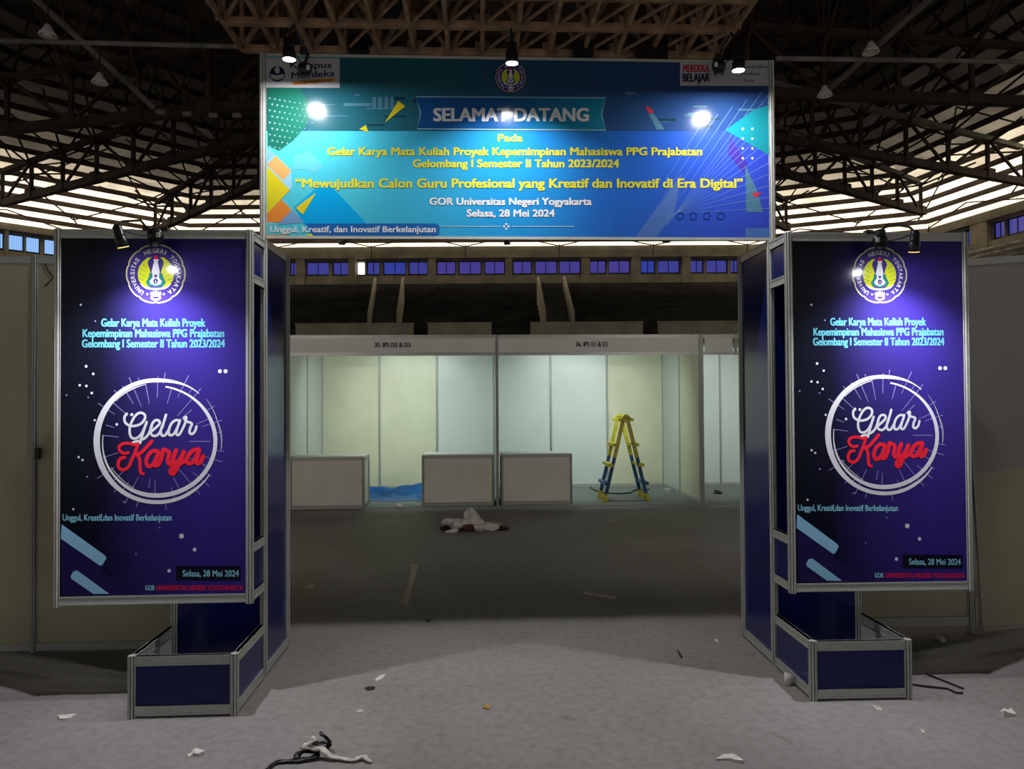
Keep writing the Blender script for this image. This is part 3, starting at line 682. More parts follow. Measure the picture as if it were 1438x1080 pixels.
for side in ('left', 'right'):
    ox, oy, ang, sg = TW[side]
    U = lambda u, v: (sg * u, v)
    # tower
    t = thing('gate_tower', 'slim square blue tower with aluminium posts on the %s of the entrance' % side, 'tower', (ox, oy, 0), ang)
    cs = [U(0, 0), U(0, TD), U(HW, TD), U(HW, 0)]
    for c_ in cs: post('post', t, *c_, 0, TT)
    for i in range(4):
        a, b_ = cs[i], cs[(i + 1) % 4]
        rail(t, a, b_, TT - 0.047); rail(t, a, b_, 0.012)
        panel(t, a, b_, 0.055, TT - 0.045, BLUE)
    # poster
    t = thing('poster_display', 'tall framed purple poster with crest and red lettering, %s of the entrance' % side, 'poster', (ox, oy, 0), ang)
    for u in (0, W): post('post', t, *U(u, -PO), PB - 0.008, PT)
    a, b_ = U(0, -PO), U(W, -PO)
    rail(t, a, b_, PT - 0.05, 0.048); rail(t, a, b_, PB, 0.046)
    if side == 'left':
        sheet = pr.mb.build('printed_panel', t); sheet.location = (-W, SHEET_V, 0)
    else:
        s2 = sheet.copy(); COL.objects.link(s2); s2.parent = t; s2.location = (0, SHEET_V, 0)
    for u in (0, W):
        a, b_ = U(u, -PO), U(u, 0)
        if u: post('post', t, *U(W, 0), PB - 0.008, PT)
        for z in (PT - 0.05, 2.185, 0.745, PB): rail(t, a, b_, z, 0.046, name='side_rail')
        panel(t, a, b_, 2.23, PT - 0.05, BLUE, name='side_panel'); panel(t, a, b_, PB + 0.045, 0.746, BLUE, name='side_panel')
    # planter box
    t = thing('planter_box', 'low empty dark blue planter box at the foot of the %s poster' % side, 'planter', (ox, oy, 0), ang)
    for u in (0, HW): post('post', t, *U(u, -HW), 0, PLH)
    for a, b_, pm1, pm2 in ((U(0, -HW), U(HW, -HW), BLUE, None), (U(0, -HW), U(0, -0.02), BLUE, None), (U(HW, -HW), U(HW, -0.02), WHITEP, None)):
        rail(t, a, b_, PLH - 0.05, 0.047); rail(t, a, b_, 0.012, 0.045); panel(t, a, b_, 0.055, PLH - 0.045, pm1, m2=pm2)

# ------------------------------------------------------------------ 5. banner across the top
rx, ry = TW['right'][0], TW['right'][1]
BL = math.hypot(rx - lx, ry - ly) + 0.012; BA = math.atan2(ry - ly, rx - lx); BB, BT = 2.4758, 3.525
t = thing('entrance_banner', 'wide blue printed welcome banner spanning between the two towers', 'banner', (lx, ly, 0), BA)
BV = -0.010
for x in (0, BL): post('post', t, x, 0, BB, BT + 0.005)
rail(t, (0, 0), (BL, 0), BT - 0.014, 0.016); rail(t, (0, 0), (BL, 0), BB - 0.006, 0.016)
def banner_map(px, py): return plane_local(px, py, lx, ly, BA, BV)
BGB = ramp_mat('banner_ink', [(0.0, (0.065, 0.46, 0.56)), (0.18, (0.05, 0.42, 0.56)), (0.45, (0.012, 0.22, 0.50)), (0.7, (0.014, 0.10, 0.44)), (1.0, (0.03, 0.05, 0.46))], rough=0.16, spec=0.35, nscale=2.2, namt=0.16, length=BL)
BGT = ramp_mat('banner_photo_ink', [(0.0, (0.014, 0.075, 0.10)), (0.3, (0.012, 0.10, 0.145)), (0.6, (0.016, 0.06, 0.16)), (1.0, (0.02, 0.055, 0.20))], rough=0.16, spec=0.35, nscale=3.5, namt=0.5, length=BL)
pb = Print(banner_map); K = INK
def fl_(n, c): return flat(n, tuple(0.82 * q for q in c), 0.16, 0.35)
BW = dict(white=fl_('banner_white', (0.70, 0.74, 0.78)), yellow=fl_('banner_yellow', (0.66, 0.64, 0.05)), lb=fl_('sky_blue', (0.22, 0.50, 0.78)), tan=fl_('tan', (0.72, 0.40, 0.14)), ylw=fl_('sun_yellow', (0.66, 0.58, 0.02)),
          org=fl_('orange', (0.74, 0.24, 0.035)), gb=fl_('grey_blue', (0.18, 0.33, 0.58)), pale=fl_('pale_blue', (0.30, 0.58, 0.80)), bright=fl_('bright_blue', (0.0, 0.36, 0.78)), rib1=fl_('ribbon_blue', (0.010, 0.10, 0.42)),
          green=fl_('leaf_green', (0.012, 0.14, 0.105)), dot=fl_('dot', (0.22, 0.42, 0.42)), logo=fl_('logo_white', (0.55, 0.55, 0.60)), navy=fl_('logo_navy', (0.02, 0.022, 0.09)), ora=fl_('logo_orange', (0.75, 0.30, 0.04)),
          red=fl_('logo_red', (0.6, 0.03, 0.06)), bar=fl_('bar_blue', (0.012, 0.12, 0.42)), ringb=fl_('ring_blue', (0.012, 0.035, 0.22)), teal=fl_('triangle_teal', (0.012, 0.26, 0.33)), mag=fl_('magenta', (0.06, 0.035, 0.33)),
          line=fl_('fan_line', (0.14, 0.26, 0.68)), streak=fl_('photo_grey', (0.075, 0.20, 0.30)), streak2=fl_('photo_dark', (0.008, 0.045, 0.075)), wedge=fl_('wedge_blue', (0.075, 0.17, 0.50)), patch=fl_('aqua_patch', (0.12, 0.52, 0.62)), violet=fl_('crest_violet', (0.035, 0.012, 0.11)))
RIB = ramp_mat('ribbon_ink', [(0.0, (0.006, 0.06, 0.24)), (0.45, (0.005, 0.075, 0.27)), (0.66, (0.008, 0.19, 0.30)), (1.0, (0.008, 0.19, 0.30))], rough=0.16, spec=0.35, length=BL)
xl_, zt_ = 0.016, BT - 0.01
pb.mb.box(0.016, BL - 0.016, 0.0, 0.006, BB + 0.006, BT - 0.01, BGB)
pb.poly([(373, 80.5), (1081, 86), (1081, 184), (373, 184)], BGT, 1)
c1 = lambda x, y: (360 + x / 3.857, 60 + y / 3.857)
c2 = lambda x, y: (720 + x / 3.784, 60 + y / 3.784)
c8 = lambda x, y: (360 + x / 7.45, 200 + y / 7.45)
random.seed(21)
for k in range(34):                         # the faint photograph of buildings behind the heading
    x = random.uniform(440, 1040); y = random.uniform(128, 178); wd = random.uniform(8, 46); hh = random.uniform(1.0, 4.0)
    if 585 < x + wd / 2 < 850: continue
    pb.poly([(x, y), (x + wd, y), (x + wd - random.uniform(0, 6), y + hh), (x + 2, y + hh)], BW['streak'] if k % 3 else BW['streak2'], 2)
for x in (523, 531, 540, 548): pb.poly([(x, 136), (x + 5, 136), (x + 5, 152), (x, 152)], BW['streak'], 2)
pb.poly([(376, 122), (420, 122), (436, 150), (430, 176), (414, 196), (392, 212), (376, 205)], BW['green'], 2)
for j in range(9):
    for i in range(9):
        r = 1.6 - 0.12 * i - 0.02 * j
        if r > 0.45: pb.disc(379 + i * 7 + (j % 2) * 3.5, 138 + j * 8.5 + i * 1.2, r, BW['dot'], 3, 8)
pb.poly([c8(*p) for p in ((395, 140), (560, 95), (700, 250), (600, 330), (520, 280), (370, 290))], BW['patch'], 2)
pb.poly([c8(*p) for p in ((112, 55), (205, 125), (120, 225), (112, 225))], BW['lb'], 3)
pb.poly([c8(*p) for p in ((210, 135), (365, 290), (372, 480), (350, 500), (268, 590), (368, 700), (372, 712), (112, 900), (112, 200))], BW['pale'], 3)
pb.poly([c8(*p) for p in ((205, 138), (366, 300), (280, 400), (112, 232))], BW['tan'], 4)
pb.poly([c8(*p) for p in ((112, 250), (352, 500), (112, 748))], BW['ylw'], 5)
pb.poly([c8(*p) for p in ((262, 598), (370, 708), (245, 836), (112, 836), (112, 748))], BW['org'], 5)
pb.poly([c8(*p) for p in ((375, 704), (500, 838), (225, 860), (245, 836))], BW['gb'], 4)
pb.poly([c8(*p) for p in ((112, 850), (250, 850), (180, 968), (112, 968))], BW['patch'], 5)
pb.poly([c8(*p) for p in ((112, 968), (308, 968), (345, 1012), (112, 1012))], BW['org'], 6)
pb.poly([c8(*p) for p in ((500, 1012), (535, 958), (742, 958), (800, 1012))], BW['ylw'], 4)
pb.poly([c1(*p) for p in ((338, 775), (402, 775), (604, 985), (560, 1062), (300, 1062), (205, 890))], BW['bright'], 2)
pb.poly([c8(*p) for p in ((627, 525), (412, 685), (487, 757))], BW['ylw'], 6)
pb.poly([c1(*p) for p in ((770, 315), (806, 345), (697, 432))], BW['ylw'], 4); pb.poly([c1(*p) for p in ((592, 447), (608, 485), (558, 468))], BW['ylw'], 4)
# right-hand fan of lines and triangle
pb.poly([c2(*p) for p in ((650, 1036), (900, 690), (860, 900), (760, 1036))], BW['wedge'], 2)
pb.poly([c2(*p) for p in ((1160, 505), (1250, 650), (1225, 690), (1140, 590))], BW['mag'], 2)
pb.poly([c2(*p) for p in ((1236, 650), (1300, 790), (1330, 900), (1240, 900))], BW['streak'], 2)
pb.poly([c2(*p) for p in ((1270, 800), (1325, 795), (1290, 825))], BW['red'], 3)
pb.poly([c2(*p) for p in ((1236, 985), (1366, 985), (1366, 1036), (1236, 1036))], BW['wedge'], 2)
for k in range(16):
    f = k / 15
    ex, ey = (1365, 240 + 640 * (f - 0.30) / 0.70) if f > 0.30 else (1010 + 355 * f / 0.30, 420 - 180 * f / 0.30)
    pb.ribbon([c2(800 + 20 * math.sin(f * 3), 1000 - 6 * k if k > 3 else 990 - 60 * (4 - k)), c2(ex, ey)], [0.35, 0.8], BW['line'], 3, cap=False)
pb.poly([c2(*p) for p in ((1130, 465), (1275, 360), (1366, 330), (1366, 600))], BW['teal'], 4)
for x in (1222, 1273):
    for y in (458, 510, 562, 614): pb.disc(*c2(x, y), 1.7, BW['white'], 5, 10)
for x in (890, 960, 1032, 1105): pb.ribbon([c2(x + 18 * math.cos(2 * PI * i / 20), 922 + 18 * math.sin(2 * PI * i / 20)) for i in range(20)], 1.4, BW['ringb'], 5, closed=True)
pb.poly([c2(*p) for p in ((705, 335), (735, 350), (750, 375), (720, 372))], BW['red'], 3); pb.poly([c2(*p) for p in ((722, 378), (750, 378), (808, 462), (765, 462))], BW['streak'], 3)
# ribbon heading
rb = [c1(865, 293), c2(495, 293), c2(472, 380), c2(495, 465), c1(872, 467), c1(890, 380)]
pb.ribbon(rb, 1.3, BW['pale'], 5, closed=True); pb.poly(rb, RIB, 4)
pb.text('SELAMAT DATANG', 608.5, 827, 170, 17.6, BW['white'], 6, bold=0.042)
for s_, a, b_, y, h in (('Pada', 699, 734, 198.5, 9.5), ('Gelar Karya Mata Kuliah Proyek Kepemimpinan Mahasiswa PPG Prajabatan', 459.5, 986, 218, 10.6), ('Gelombang I Semester II Tahun 2023/2024', 579.5, 869.5, 235, 10.6),
                       ('\u201cMewujudkan Calon Guru Profesional yang Kreatif dan Inovatif di Era Digital\u201d', 415, 1043, 263.5, 12.2)):
    pb.text(s_, a, b_, y, h, BW['yellow'], 7, bold=0.045)
pb.text('GOR Universitas Negeri Yogyakarta', 603, 831, 287.7, 9.6, BW['white'], 7, bold=0.042); pb.text('Selasa, 28 Mei 2024', 655.5, 779, 304.2, 9.6, BW['white'], 7, bold=0.042)
pb.poly([(430, 314), (613, 314), (617, 317), (617, 328), (613, 331), (440, 331)], BW['bar'], 6)
pb.text('Unggul, Kreatif, dan Inovatif Berkelanjutan', 379.5, 612, 326, 8.2, BW['white'], 8, bold=0.03)
for a, b_ in ((618, 704), (718, 806)): pb.ribbon([(a, 318), (b_, 318)], 1.1, BW['pale'], 5, cap=False)
for dx, dy in ((0, -3.2), (0, 3.2), (-3.2, 0), (3.2, 0)): pb.poly([(711 + dx - 2, 318 + dy), (711 + dx, 318 + dy - 2), (711 + dx + 2, 318 + dy), (711 + dx, 318 + dy + 2)], BW['white'], 5)
pb.disc(717, 108.5, 22.5, BW['violet'], 3, 32); emblem(pb, 717, 108.5, 21.5, 4, ring=True, text=True)
# partner logos
pb.poly([(374, 81), (477, 82), (477, 123.5), (374, 123)], BW['logo'], 2)
pb.disc(389.5, 104, 11, BW['navy'], 3, 24); pb.poly([(380, 104), (388, 106), (399, 104), (398, 110), (389.5, 113), (381, 110)], BW['logo'], 4); pb.poly([(386, 97), (389.5, 92), (393, 97), (392, 103), (387, 103)], BW['logo'], 4)
pb.text('Kampus', 407, 466, 95.5, 8.5, BW['navy'], 3, bold=0.03); pb.text('Merdeka', 409, 470.5, 110, 8.5, BW['navy'], 3, bold=0.03, slope=-0.05)
pb.ribbon([(412, 117), (468, 112)], 5.2, BW['ora'], 3); pb.text('INDONESIA JAYA', 414, 466, 118.5, 2.8, BW['navy'], 4, bold=0.02, slope=-0.09)
pb.poly([(955, 84.5), (1081, 85), (1081, 120.5), (955, 120.5)], BW['logo'], 2)
pb.text('MERDEKA', 959, 996.5, 101, 9.8, BW['red'], 3, bold=0.04); pb.text('BELAJAR', 958.5, 997, 114.5, 11, BW['navy'], 3, bold=0.04)
pb.text('Pendidikan', 1040, 1080.5, 95.8, 4.2, BW['navy'], 3, bold=0.02); pb.text('Profesi', 1040, 1066, 105.5, 4.2, BW['navy'], 3, bold=0.02); pb.text('Guru', 1044, 1059, 115.3, 4.2, BW['navy'], 3, bold=0.02)
pb.mb.build('printed_panel', t, loc=(0, BV, 0))

# ------------------------------------------------------------------ 6. spotlights
def lamp_light(parent, loc, d, power, r, spread, col=(1, 0.98, 0.96)):
    l = bpy.data.lights.new('lamp_light', 'AREA'); l.shape = 'DISK'; l.size = 2 * r; l.energy = power; l.color = col; l.spread = math.radians(spread)
    o = bpy.data.objects.new('lamp_light', l); COL.objects.link(o); o.parent = parent; o.location = loc
    o.rotation_euler = Vector(d).to_track_quat('-Z', 'Y').to_euler()
def head(t, p, d, L, r, lens_m, lname='lens'):
    """cylindrical lamp head whose mouth is at p and shines along d"""
    p, d = Vector(p), Vector(d).normalized(); mb = MB()
    mb.tube([p - d * L * 1.15, p - d * L, p - d * L * 0.45, p - d * L * 0.42, p - d * 0.012, p], r, BLACK, 18, rs=[r * 0.35, r * 0.82, r * 0.86, r, r, r * 1.05])
    mb.tube([p - d * L * 0.62, p - d * L * 0.58], r * 0.92, BLACK, 18); mb.build('lamp_head', t, True)
    mb = MB(); mb.tube([p - d * 0.002, p + d * 0.004], r * 0.94, lens_m, 18); mb.build(lname, t)
    return p - d * L
def lobe(t, p, r, face):
    """round black ballast with a pale sticker and two clip prongs"""
    mb = MB(); n = 14
    ring = [(0.0, -0.55), (0.55, -0.5), (0.9, -0.28), (1.0, 0), (0.9, 0.28), (0.55, 0.5), (0.0, 0.55)]
    vs = [(p[0] + r * a * math.cos(2 * PI * j / n), p[1] + r * b_, p[2] + r * a * math.sin(2 * PI * j / n)) for a, b_ in ring for j in range(n)]
    mb.add(vs, [(k * n + j, k * n + (j + 1) % n, (k + 1) * n + (j + 1) % n, (k + 1) * n + j) for k in range(len(ring) - 1) for j in range(n)], BLACK)
    q = mb.build('ballast', t, True)
    mb = MB(); mb.box(p[0] + face * r * 0.55 - r * 0.2, p[0] + face * r * 0.55 + r * 0.2, p[1] - r * 0.56, p[1] - r * 0.42, p[2] - r * 0.3, p[2] + r * 0.3, LAMPWHITE); mb.build('sticker', q)
    mb = MB()
    for sx in (-0.5, 0.5): mb.bar((p[0] + sx * r, p[1], p[2] - r * 0.7), (p[0] + sx * r, p[1], p[2] - r * 1.25), 0.008, 0.01, BLACK)
    mb.build('clip', q)
def wire(t, a, b_, sag=0.02):
    a, b_ = Vector(a), Vector(b_); mb = MB()
    mb.tube([a.lerp(b_, k / 8) - Vector((0, 0, sag * 4 * (k / 8) * (1 - k / 8))) for k in range(9)], 0.0035, BLACK, 6); mb.build('cable', t)
def local(t_loc, ang, p):
    q = Vector(p) - Vector(t_loc); c, s = math.cos(-ang), math.sin(-ang); return Vector((q.x * c - q.y * s, q.x * s + q.y * c, q.z))
for (px, py), lab, bal in (((406, 83), 'lit black spotlight over the left end of the banner', (428, 97, 1)), ((719, 88.5), 'lit black spotlight over the middle of the banner', None), ((1037, 98.5), 'lit black spotlight over the right end of the banner', (1009.5, 93, -1))):
    u = plane_local(px, py, lx, ly, BA, -0.34); loc = (lx, ly, 0)
    t = thing('spotlight', lab, 'spotlight', loc, BA)
    p = Vector((u[0], -0.34, u[1])); d = Vector((0, 0.10, -1)).normalized()
    bk = head(t, p, d, 0.10, 0.034, LENS if bal else LENSC); lamp_light(t, p + d * 0.008, d, BANNER_LAMP if bal else BANNER_LAMP * 0.85, 0.03 if bal else 0.036, 180 if bal else 126)
    mb = MB(); top = Vector((u[0], -0.02, BT + 0.012)); mb.tube([bk, bk + Vector((0, 0.03, 0.05)), Vector((u[0], -0.24, BT + 0.05)), Vector((u[0], -0.08, BT + 0.04)), top], 0.007, BLACK, 8)
    mb.box(u[0] - 0.02, u[0] + 0.02, -0.035, 0.02, BT - 0.004, BT + 0.03, BLACK); mb.build('arm', t)
    if bal:
        q = plane_local(bal[0], bal[1], lx, ly, BA, -0.10); lobe(t, (q[0], -0.10, q[1]), 0.042, bal[2]); wire(t, bk, (q[0], -0.09, q[1] + 0.02))
        mb = MB(); mb.bar((q[0], -0.1, q[1] + 0.03), (q[0], -0.012, BT), 0.012, 0.012, BLACK); mb.build('bracket', t)
for side, mouth, tail, bal, face, lens_m in (('left', (173, 346.5), (164, 318), (218, 331), 1, LENSW), ('right', (1283.5, 353), (1285.5, 322), (1236, 338), -1, LENSW)):
    ox, oy, ang, sg = TW[side]; v = -PO - 0.30
    t = thing('spotlight', 'black arm spotlight pointing down at the %s poster' % side, 'spotlight', (ox, oy, 0), ang)
    a, b_ = plane_local(*mouth, ox, oy, ang, v), plane_local(*tail, ox, oy, ang, v - 0.03)
    p, q = Vector((a[0], v, a[1])), Vector((b_[0], v - 0.03, b_[1])); d = (p - q).normalized()
    bk = head(t, p, d, 0.095, 0.027, lens_m); lamp_light(t, p + d * 0.012, Vector((0, 0.2, -1)), POSTER_GLINT, 0.018, 180, (0.97, 0.95, 1.0))
    l = bpy.data.lights.new('lamp_beam', 'SPOT'); l.energy = POSTER_LAMP; l.spot_size = math.radians(128); l.spot_blend = 1.0; l.shadow_soft_size = 0.018; l.color = (0.95, 0.94, 1.0)
    o = bpy.data.objects.new('lamp_beam', l); COL.objects.link(o); o.parent = t; o.location = p + d * 0.02; o.rotation_euler = Vector((0, 0.30, -2.3)).to_track_quat('-Z', 'Y').to_euler()
    c_ = plane_local(*bal, ox, oy, ang, -PO - 0.12); bc = Vector((c_[0], -PO - 0.12, c_[1]))
    lobe(t, bc, 0.043, face); wire(t, bk, bc, 0.015)
    mb = MB(); mb.tube([bc + Vector((0, 0.01, 0.02)), bc + Vector((0, 0.06, 0.06)), Vector((bc.x, -PO - 0.005, PT + 0.002))], 0.007, BLACK, 8)
    mb.tube([bk, bk + Vector((0, 0.05, 0.04)), Vector((bk.x, -PO - 0.08, PT + 0.03)), Vector((bk.x, -PO, PT + 0.004))], 0.006, BLACK, 8)
    for x in (bc.x, bk.x): mb.box(x - 0.018, x + 0.018, -PO - 0.02, -PO + 0.02, PT - 0.01, PT + 0.012, BLACK)
    mb.build('arm', t)

# ------------------------------------------------------------------ 7. partitions beside the towers
ox, oy, ang, sg = TW['left']
t = thing('partition_wall', 'old cream panel partition running left from the left tower', 'partition', (ox, oy, 0), ang)
xs = [-HW - 0.04, -HW - 1.05, -HW - 2.04, -HW - 3.03]
for i, x in enumerate(xs):
    post('post', t, x, TD, 0, TT - 0.01)
    if i:
        a, b_ = (xs[i - 1], TD), (x, TD); rail(t, a, b_, TT - 0.06); rail(t, a, b_, 0.012); panel(t, a, b_, 0.055, TT - 0.055, PARTP)
mb = MB(); q = plane_local(53, 637, ox, oy, ang, TD - 0.03); mb.box(q[0] - 0.012, q[0] + 0.012, TD - 0.045, TD - 0.018, q[1] - 0.035, q[1] + 0.035, BLACK); mb.build('latch', t)
mb = MB(); mb.tube([Vector((plane_local(x, y, ox, oy, ang, TD - 0.012)[0], TD - 0.012, plane_local(x, y, ox, oy, ang, TD - 0.012)[1])) for x, y in ((63, 371), (67, 380), (75, 390), (70, 395), (63, 402))], 0.004, BLACK, 6); mb.build('loose_cord', t)
ox, oy, ang, sg = TW['right']
t = thing('partition_wall', 'cream panel partition behind the right planter box', 'partition', (ox, oy, 0), ang)
xs = [HW + 0.04, HW + 1.0]
for x in xs: post('post', t, x, TD, 0, TT - 0.01)
rail(t, (xs[0], TD), (xs[1], TD), TT - 0.06); rail(t, (xs[0], TD), (xs[1], TD), 0.05, 0.06); panel(t, (xs[0], TD), (xs[1], TD), 0.11, TT - 0.055, PARTP)
t = thing('partition_panel', 'grey-cream partition panel leaning askew at the right edge', 'partition', (3.075, 4.80, 0.012), 0.02)
t.rotation_euler = (0.03, -0.067, 0.02)
m = MB(); m.box(0.0, 0.012, -0.012, 0.012, 0, 2.43, ALU); m.box(0.978, 0.99, -0.012, 0.012, 0, 2.43, ALU); m.box(0, 0.99, -0.012, 0.012, 0, 0.02, ALU); m.box(0, 0.99, -0.015, 0.015, 2.39, 2.435, ALU); m.build('frame', t)
m = MB(); m.box(0.01, 0.98, -0.004, 0.004, 0.02, 1.04, PARTP); m.build('lower_panel', t); m = MB(); m.box(0.01, 0.98, -0.004, 0.004, 1.04, 2.39, PARTG); m.build('upper_panel', t)
def added_aisle_lamp(parent, x, y):  # added fill tubes, unseen behind the partitions, to light fascias and counters
    mb = MB(); mb.box(x - 0.6, x + 0.6, y - 0.03, y + 0.03, 2.36, 2.41, LAMPWHITE); mb.bar((x, y, 2.41), (x, TD, 2.44), 0.03, 0.03, ALU); mb.build('unseen_tube_lamp', parent)
    l = bpy.data.lights.new('unseen_tube_light', 'AREA'); l.shape = 'RECTANGLE'; l.size = 1.2; l.size_y = 0.1; l.energy = AISLE_FILL_POWER; l.color = (1.0, 0.94, 0.84)
    o = bpy.data.objects.new('unseen_tube_light', l); COL.objects.link(o); o.parent = parent; o.location = (x, y + 0.02, 2.345); o.rotation_euler = Vector((0, 1, 0.15)).to_track_quat('-Z', 'Y').to_euler()
added_aisle_lamp(bpy.data.objects['partition_wall'], -2.2, TD + 0.5); added_aisle_lamp(bpy.data.objects['partition_wall.001'], 1.6, TD + 0.5)
# scraps under the right partition
def crumple(name, loc, size, m, lab, cat, seed, squash=0.45, parent=None, rz=0.0, sx=1.0, group=None):
    rnd = random.Random(seed); import bmesh
    bm = bmesh.new(); bmesh.ops.create_icosphere(bm, subdivisions=3, radius=1.0)
    dirs = [(Vector((rnd.uniform(-1, 1), rnd.uniform(-1, 1), rnd.uniform(-1, 1))).normalized(), rnd.uniform(0.12, 0.42)) for _ in range(14)]
    for v in bm.verts:
        n = v.co.normalized(); k = 1.0
        for dd, a in dirs:
            c = n.dot(dd)
            if c > 0.55: k -= a * (c - 0.55) / 0.45 * (1 if a > 0.2 else -1.3)
        v.co = n * k * (1 + rnd.uniform(-0.07, 0.07)); v.co.x *= sx; v.co.z = max(-0.55, v.co.z) * squash
    zmin = min(v.co.z for v in bm.verts)
    for v in bm.verts: v.co = Vector((v.co.x * size, v.co.y * size, (v.co.z - zmin) * size))
    me = bpy.data.meshes.new(name); bm.to_mesh(me); bm.free(); me.materials.append(m)
    o = bpy.data.objects.new(name, me); COL.objects.link(o); o.location = loc; o.rotation_euler = (0, 0, rz)
    if parent: o.parent = parent
    if lab: tag(o, lab, cat, group)
    return o
def flat_scrap(name, pts, m, lab, cat, th=0.004, curl=0.012, group=None):
    """a torn flat piece lying on the floor: outline given as floor pixels"""
    P = [fl(*p) for p in pts]; c = sum(P, Vector()) / len(P); mb = MB(); rnd = random.Random(len(lab)); n = len(P)
    top = [p - c + Vector((0, 0, th + rnd.uniform(0, curl))) for p in P]; bot = [p - c for p in P]
    mb.add(bot + top + [Vector((0, 0, th + curl * 0.5))], [tuple(range(n))[::-1]] + [(i, (i + 1) % n, n + (i + 1) % n, n + i) for i in range(n)] + [(n + i, n + (i + 1) % n, 2 * n) for i in range(n)], m)
    o = mb.build(name, loc=(c.x, c.y, 0.0)); return tag(o, lab, cat, group)
q = fl(1316, 897); crumple('paper_scrap', (q.x, q.y - 0.03, 0), 0.045, PAPER, 'crumpled pale scrap under the right partition rail', 'scrap', 4)
q = fl(1378, 884); m = MB(); m.box(-0.003, 0.003, -0.003, 0.003, 0, 0.2, LAMPWHITE); tag(m.build('white_stick', loc=(q.x, q.y + 0.04, 0)), 'thin white stick standing in the gap at the right partition', 'stick')

# ------------------------------------------------------------------ 8. exhibition booths behind the gate
BO = (-0.215, 10.40); BANG = 0.045; BW_, BD, BH = 2.94, 2.14, 2.45
def bloc(u, v): c, s = math.cos(BANG), math.sin(BANG); return (BO[0] + u * c - v * s, BO[1] + u * s + v * c)
def booth_print(parent, string, x0px, x1px, base, cap, u_off):
    M = lambda px, py: plane_local(px, py, BO[0], BO[1], BANG, -0.014)
    p = Print(M); p.text(string, x0px, x1px, base, cap, INKBLACK, 0, bold=0.022)
    o = p.mb.build('lettering', parent, loc=(-u_off, -0.014, 0)); return o
def booth(label, u0, cols_back, side_walls, fascia_text, u1):
    x, y = bloc(u0, 0); t = thing('exhibition_booth', label, 'booth', (x, y, 0), BANG); L = u1 - u0
    for u in (0, L): post('post', t, u, 0, 0, BH)
    rail(t, (0, 0), (L, 0), BH - 0.05, 0.05); rail(t, (0, 0), (L, 0), 2.155, 0.045)
    if fascia_text: f = panel(t, (0, 0), (L, 0), 2.195, BH - 0.045, FASCIA, name='fascia')
    else:
        for a, b_ in ((0, 0.5), (0.5, L)): panel(t, (a, 0), (b_, 0), 2.195, BH - 0.045, FASCIA, name='fascia', gap=0.045)
        post('post', t, 0.5, 0, 2.15, BH)
    if fascia_text:
        lt = booth_print(f, *fascia_text, u0)
    n = len(cols_back)
    for i, cm in enumerate(cols_back):
        a, b_ = (L * i / n, BD), (L * (i + 1) / n, BD)
        panel(t, a, b_, 0.05, BH - 0.05, cm, name='back_panel'); rail(t, a, b_, BH - 0.05); rail(t, a, b_, 0.005)
        post('post', t, *b_, 0, BH)
        if i == 0: post('post', t, *a, 0, BH)
    for u, ms in side_walls:
        k = len(ms)
        for i, cm in enumerate(ms):
            a, b_ = (u, BD * i / k), (u, BD * (i + 1) / k)
            panel(t, a, b_, 0.05, BH - 0.05, cm, name='side_panel'); rail(t, a, b_, BH - 0.05); rail(t, a, b_, 0.005)
            if i < k - 1: post('post', t, *b_, 0, BH)
    if L > 1:
        mb = MB(); mb.box(L / 2 - 0.6, L / 2 + 0.6, 0.06, 0.11, 2.27, 2.32, LAMPWHITE); o = mb.build('unseen_tube_lamp', t)
    l = bpy.data.lights.new('unseen_tube_light', 'AREA'); l.shape = 'RECTANGLE'; l.size = min(1.4, L * 0.8); l.size_y = 0.08; l.energy = BOOTH_POWER * (L / 2.94); l.color = (0.86, 1.0, 0.92); l.spread = math.radians(130)
    o = bpy.data.objects.new('unseen_tube_light', l); COL.objects.link(o); o.parent = t; o.location = (L / 2, 0.10, 2.255)
    o.rotation_euler = Vector((0, 0.9, -0.75)).to_track_quat('-Z', 'Y').to_euler()
    return t
booth('white exhibition booth at left, fascia lettered 35', -BW_, [CREAMP, CREAMP, WHITEP], [(0, [WHITEP, WHITEP])], ('35. IPS D2 & D3', 526, 576.5, 487.5, 6.2), 0)
booth('white exhibition booth in the middle, fascia lettered 36', 0, [WHITEP, WHITEP, CREAMP], [(0, [WHITEP, WHITEP]), (BW_, [CREAMP, WHITEP])], ('36. IPS E1 & E2', 808.5, 853.5, 486.5, 6.2), BW_)
booth('narrow white exhibition booth at right beside the right tower', BW_ + 0.03, [WHITEP, WHITEP], [], None, BW_ + 1.99)
# booth carpet strips laid on the hall floor
x, y = bloc(0, 0)
m = MB(); m.box(-3.2, 4.2, -0.10, BD + 0.1, 0.0005, 0.005, mat('grey_carpet', (0.215, 0.235, 0.225), 0.9, 0.1, noise=0.12, nscale=60, bump=0.3)); o = m.build('booth_carpet', loc=(x, y, 0)); o.rotation_euler = (0, 0, BANG)
tag(o, 'grey carpet laid under the row of white booths', 'carpet')

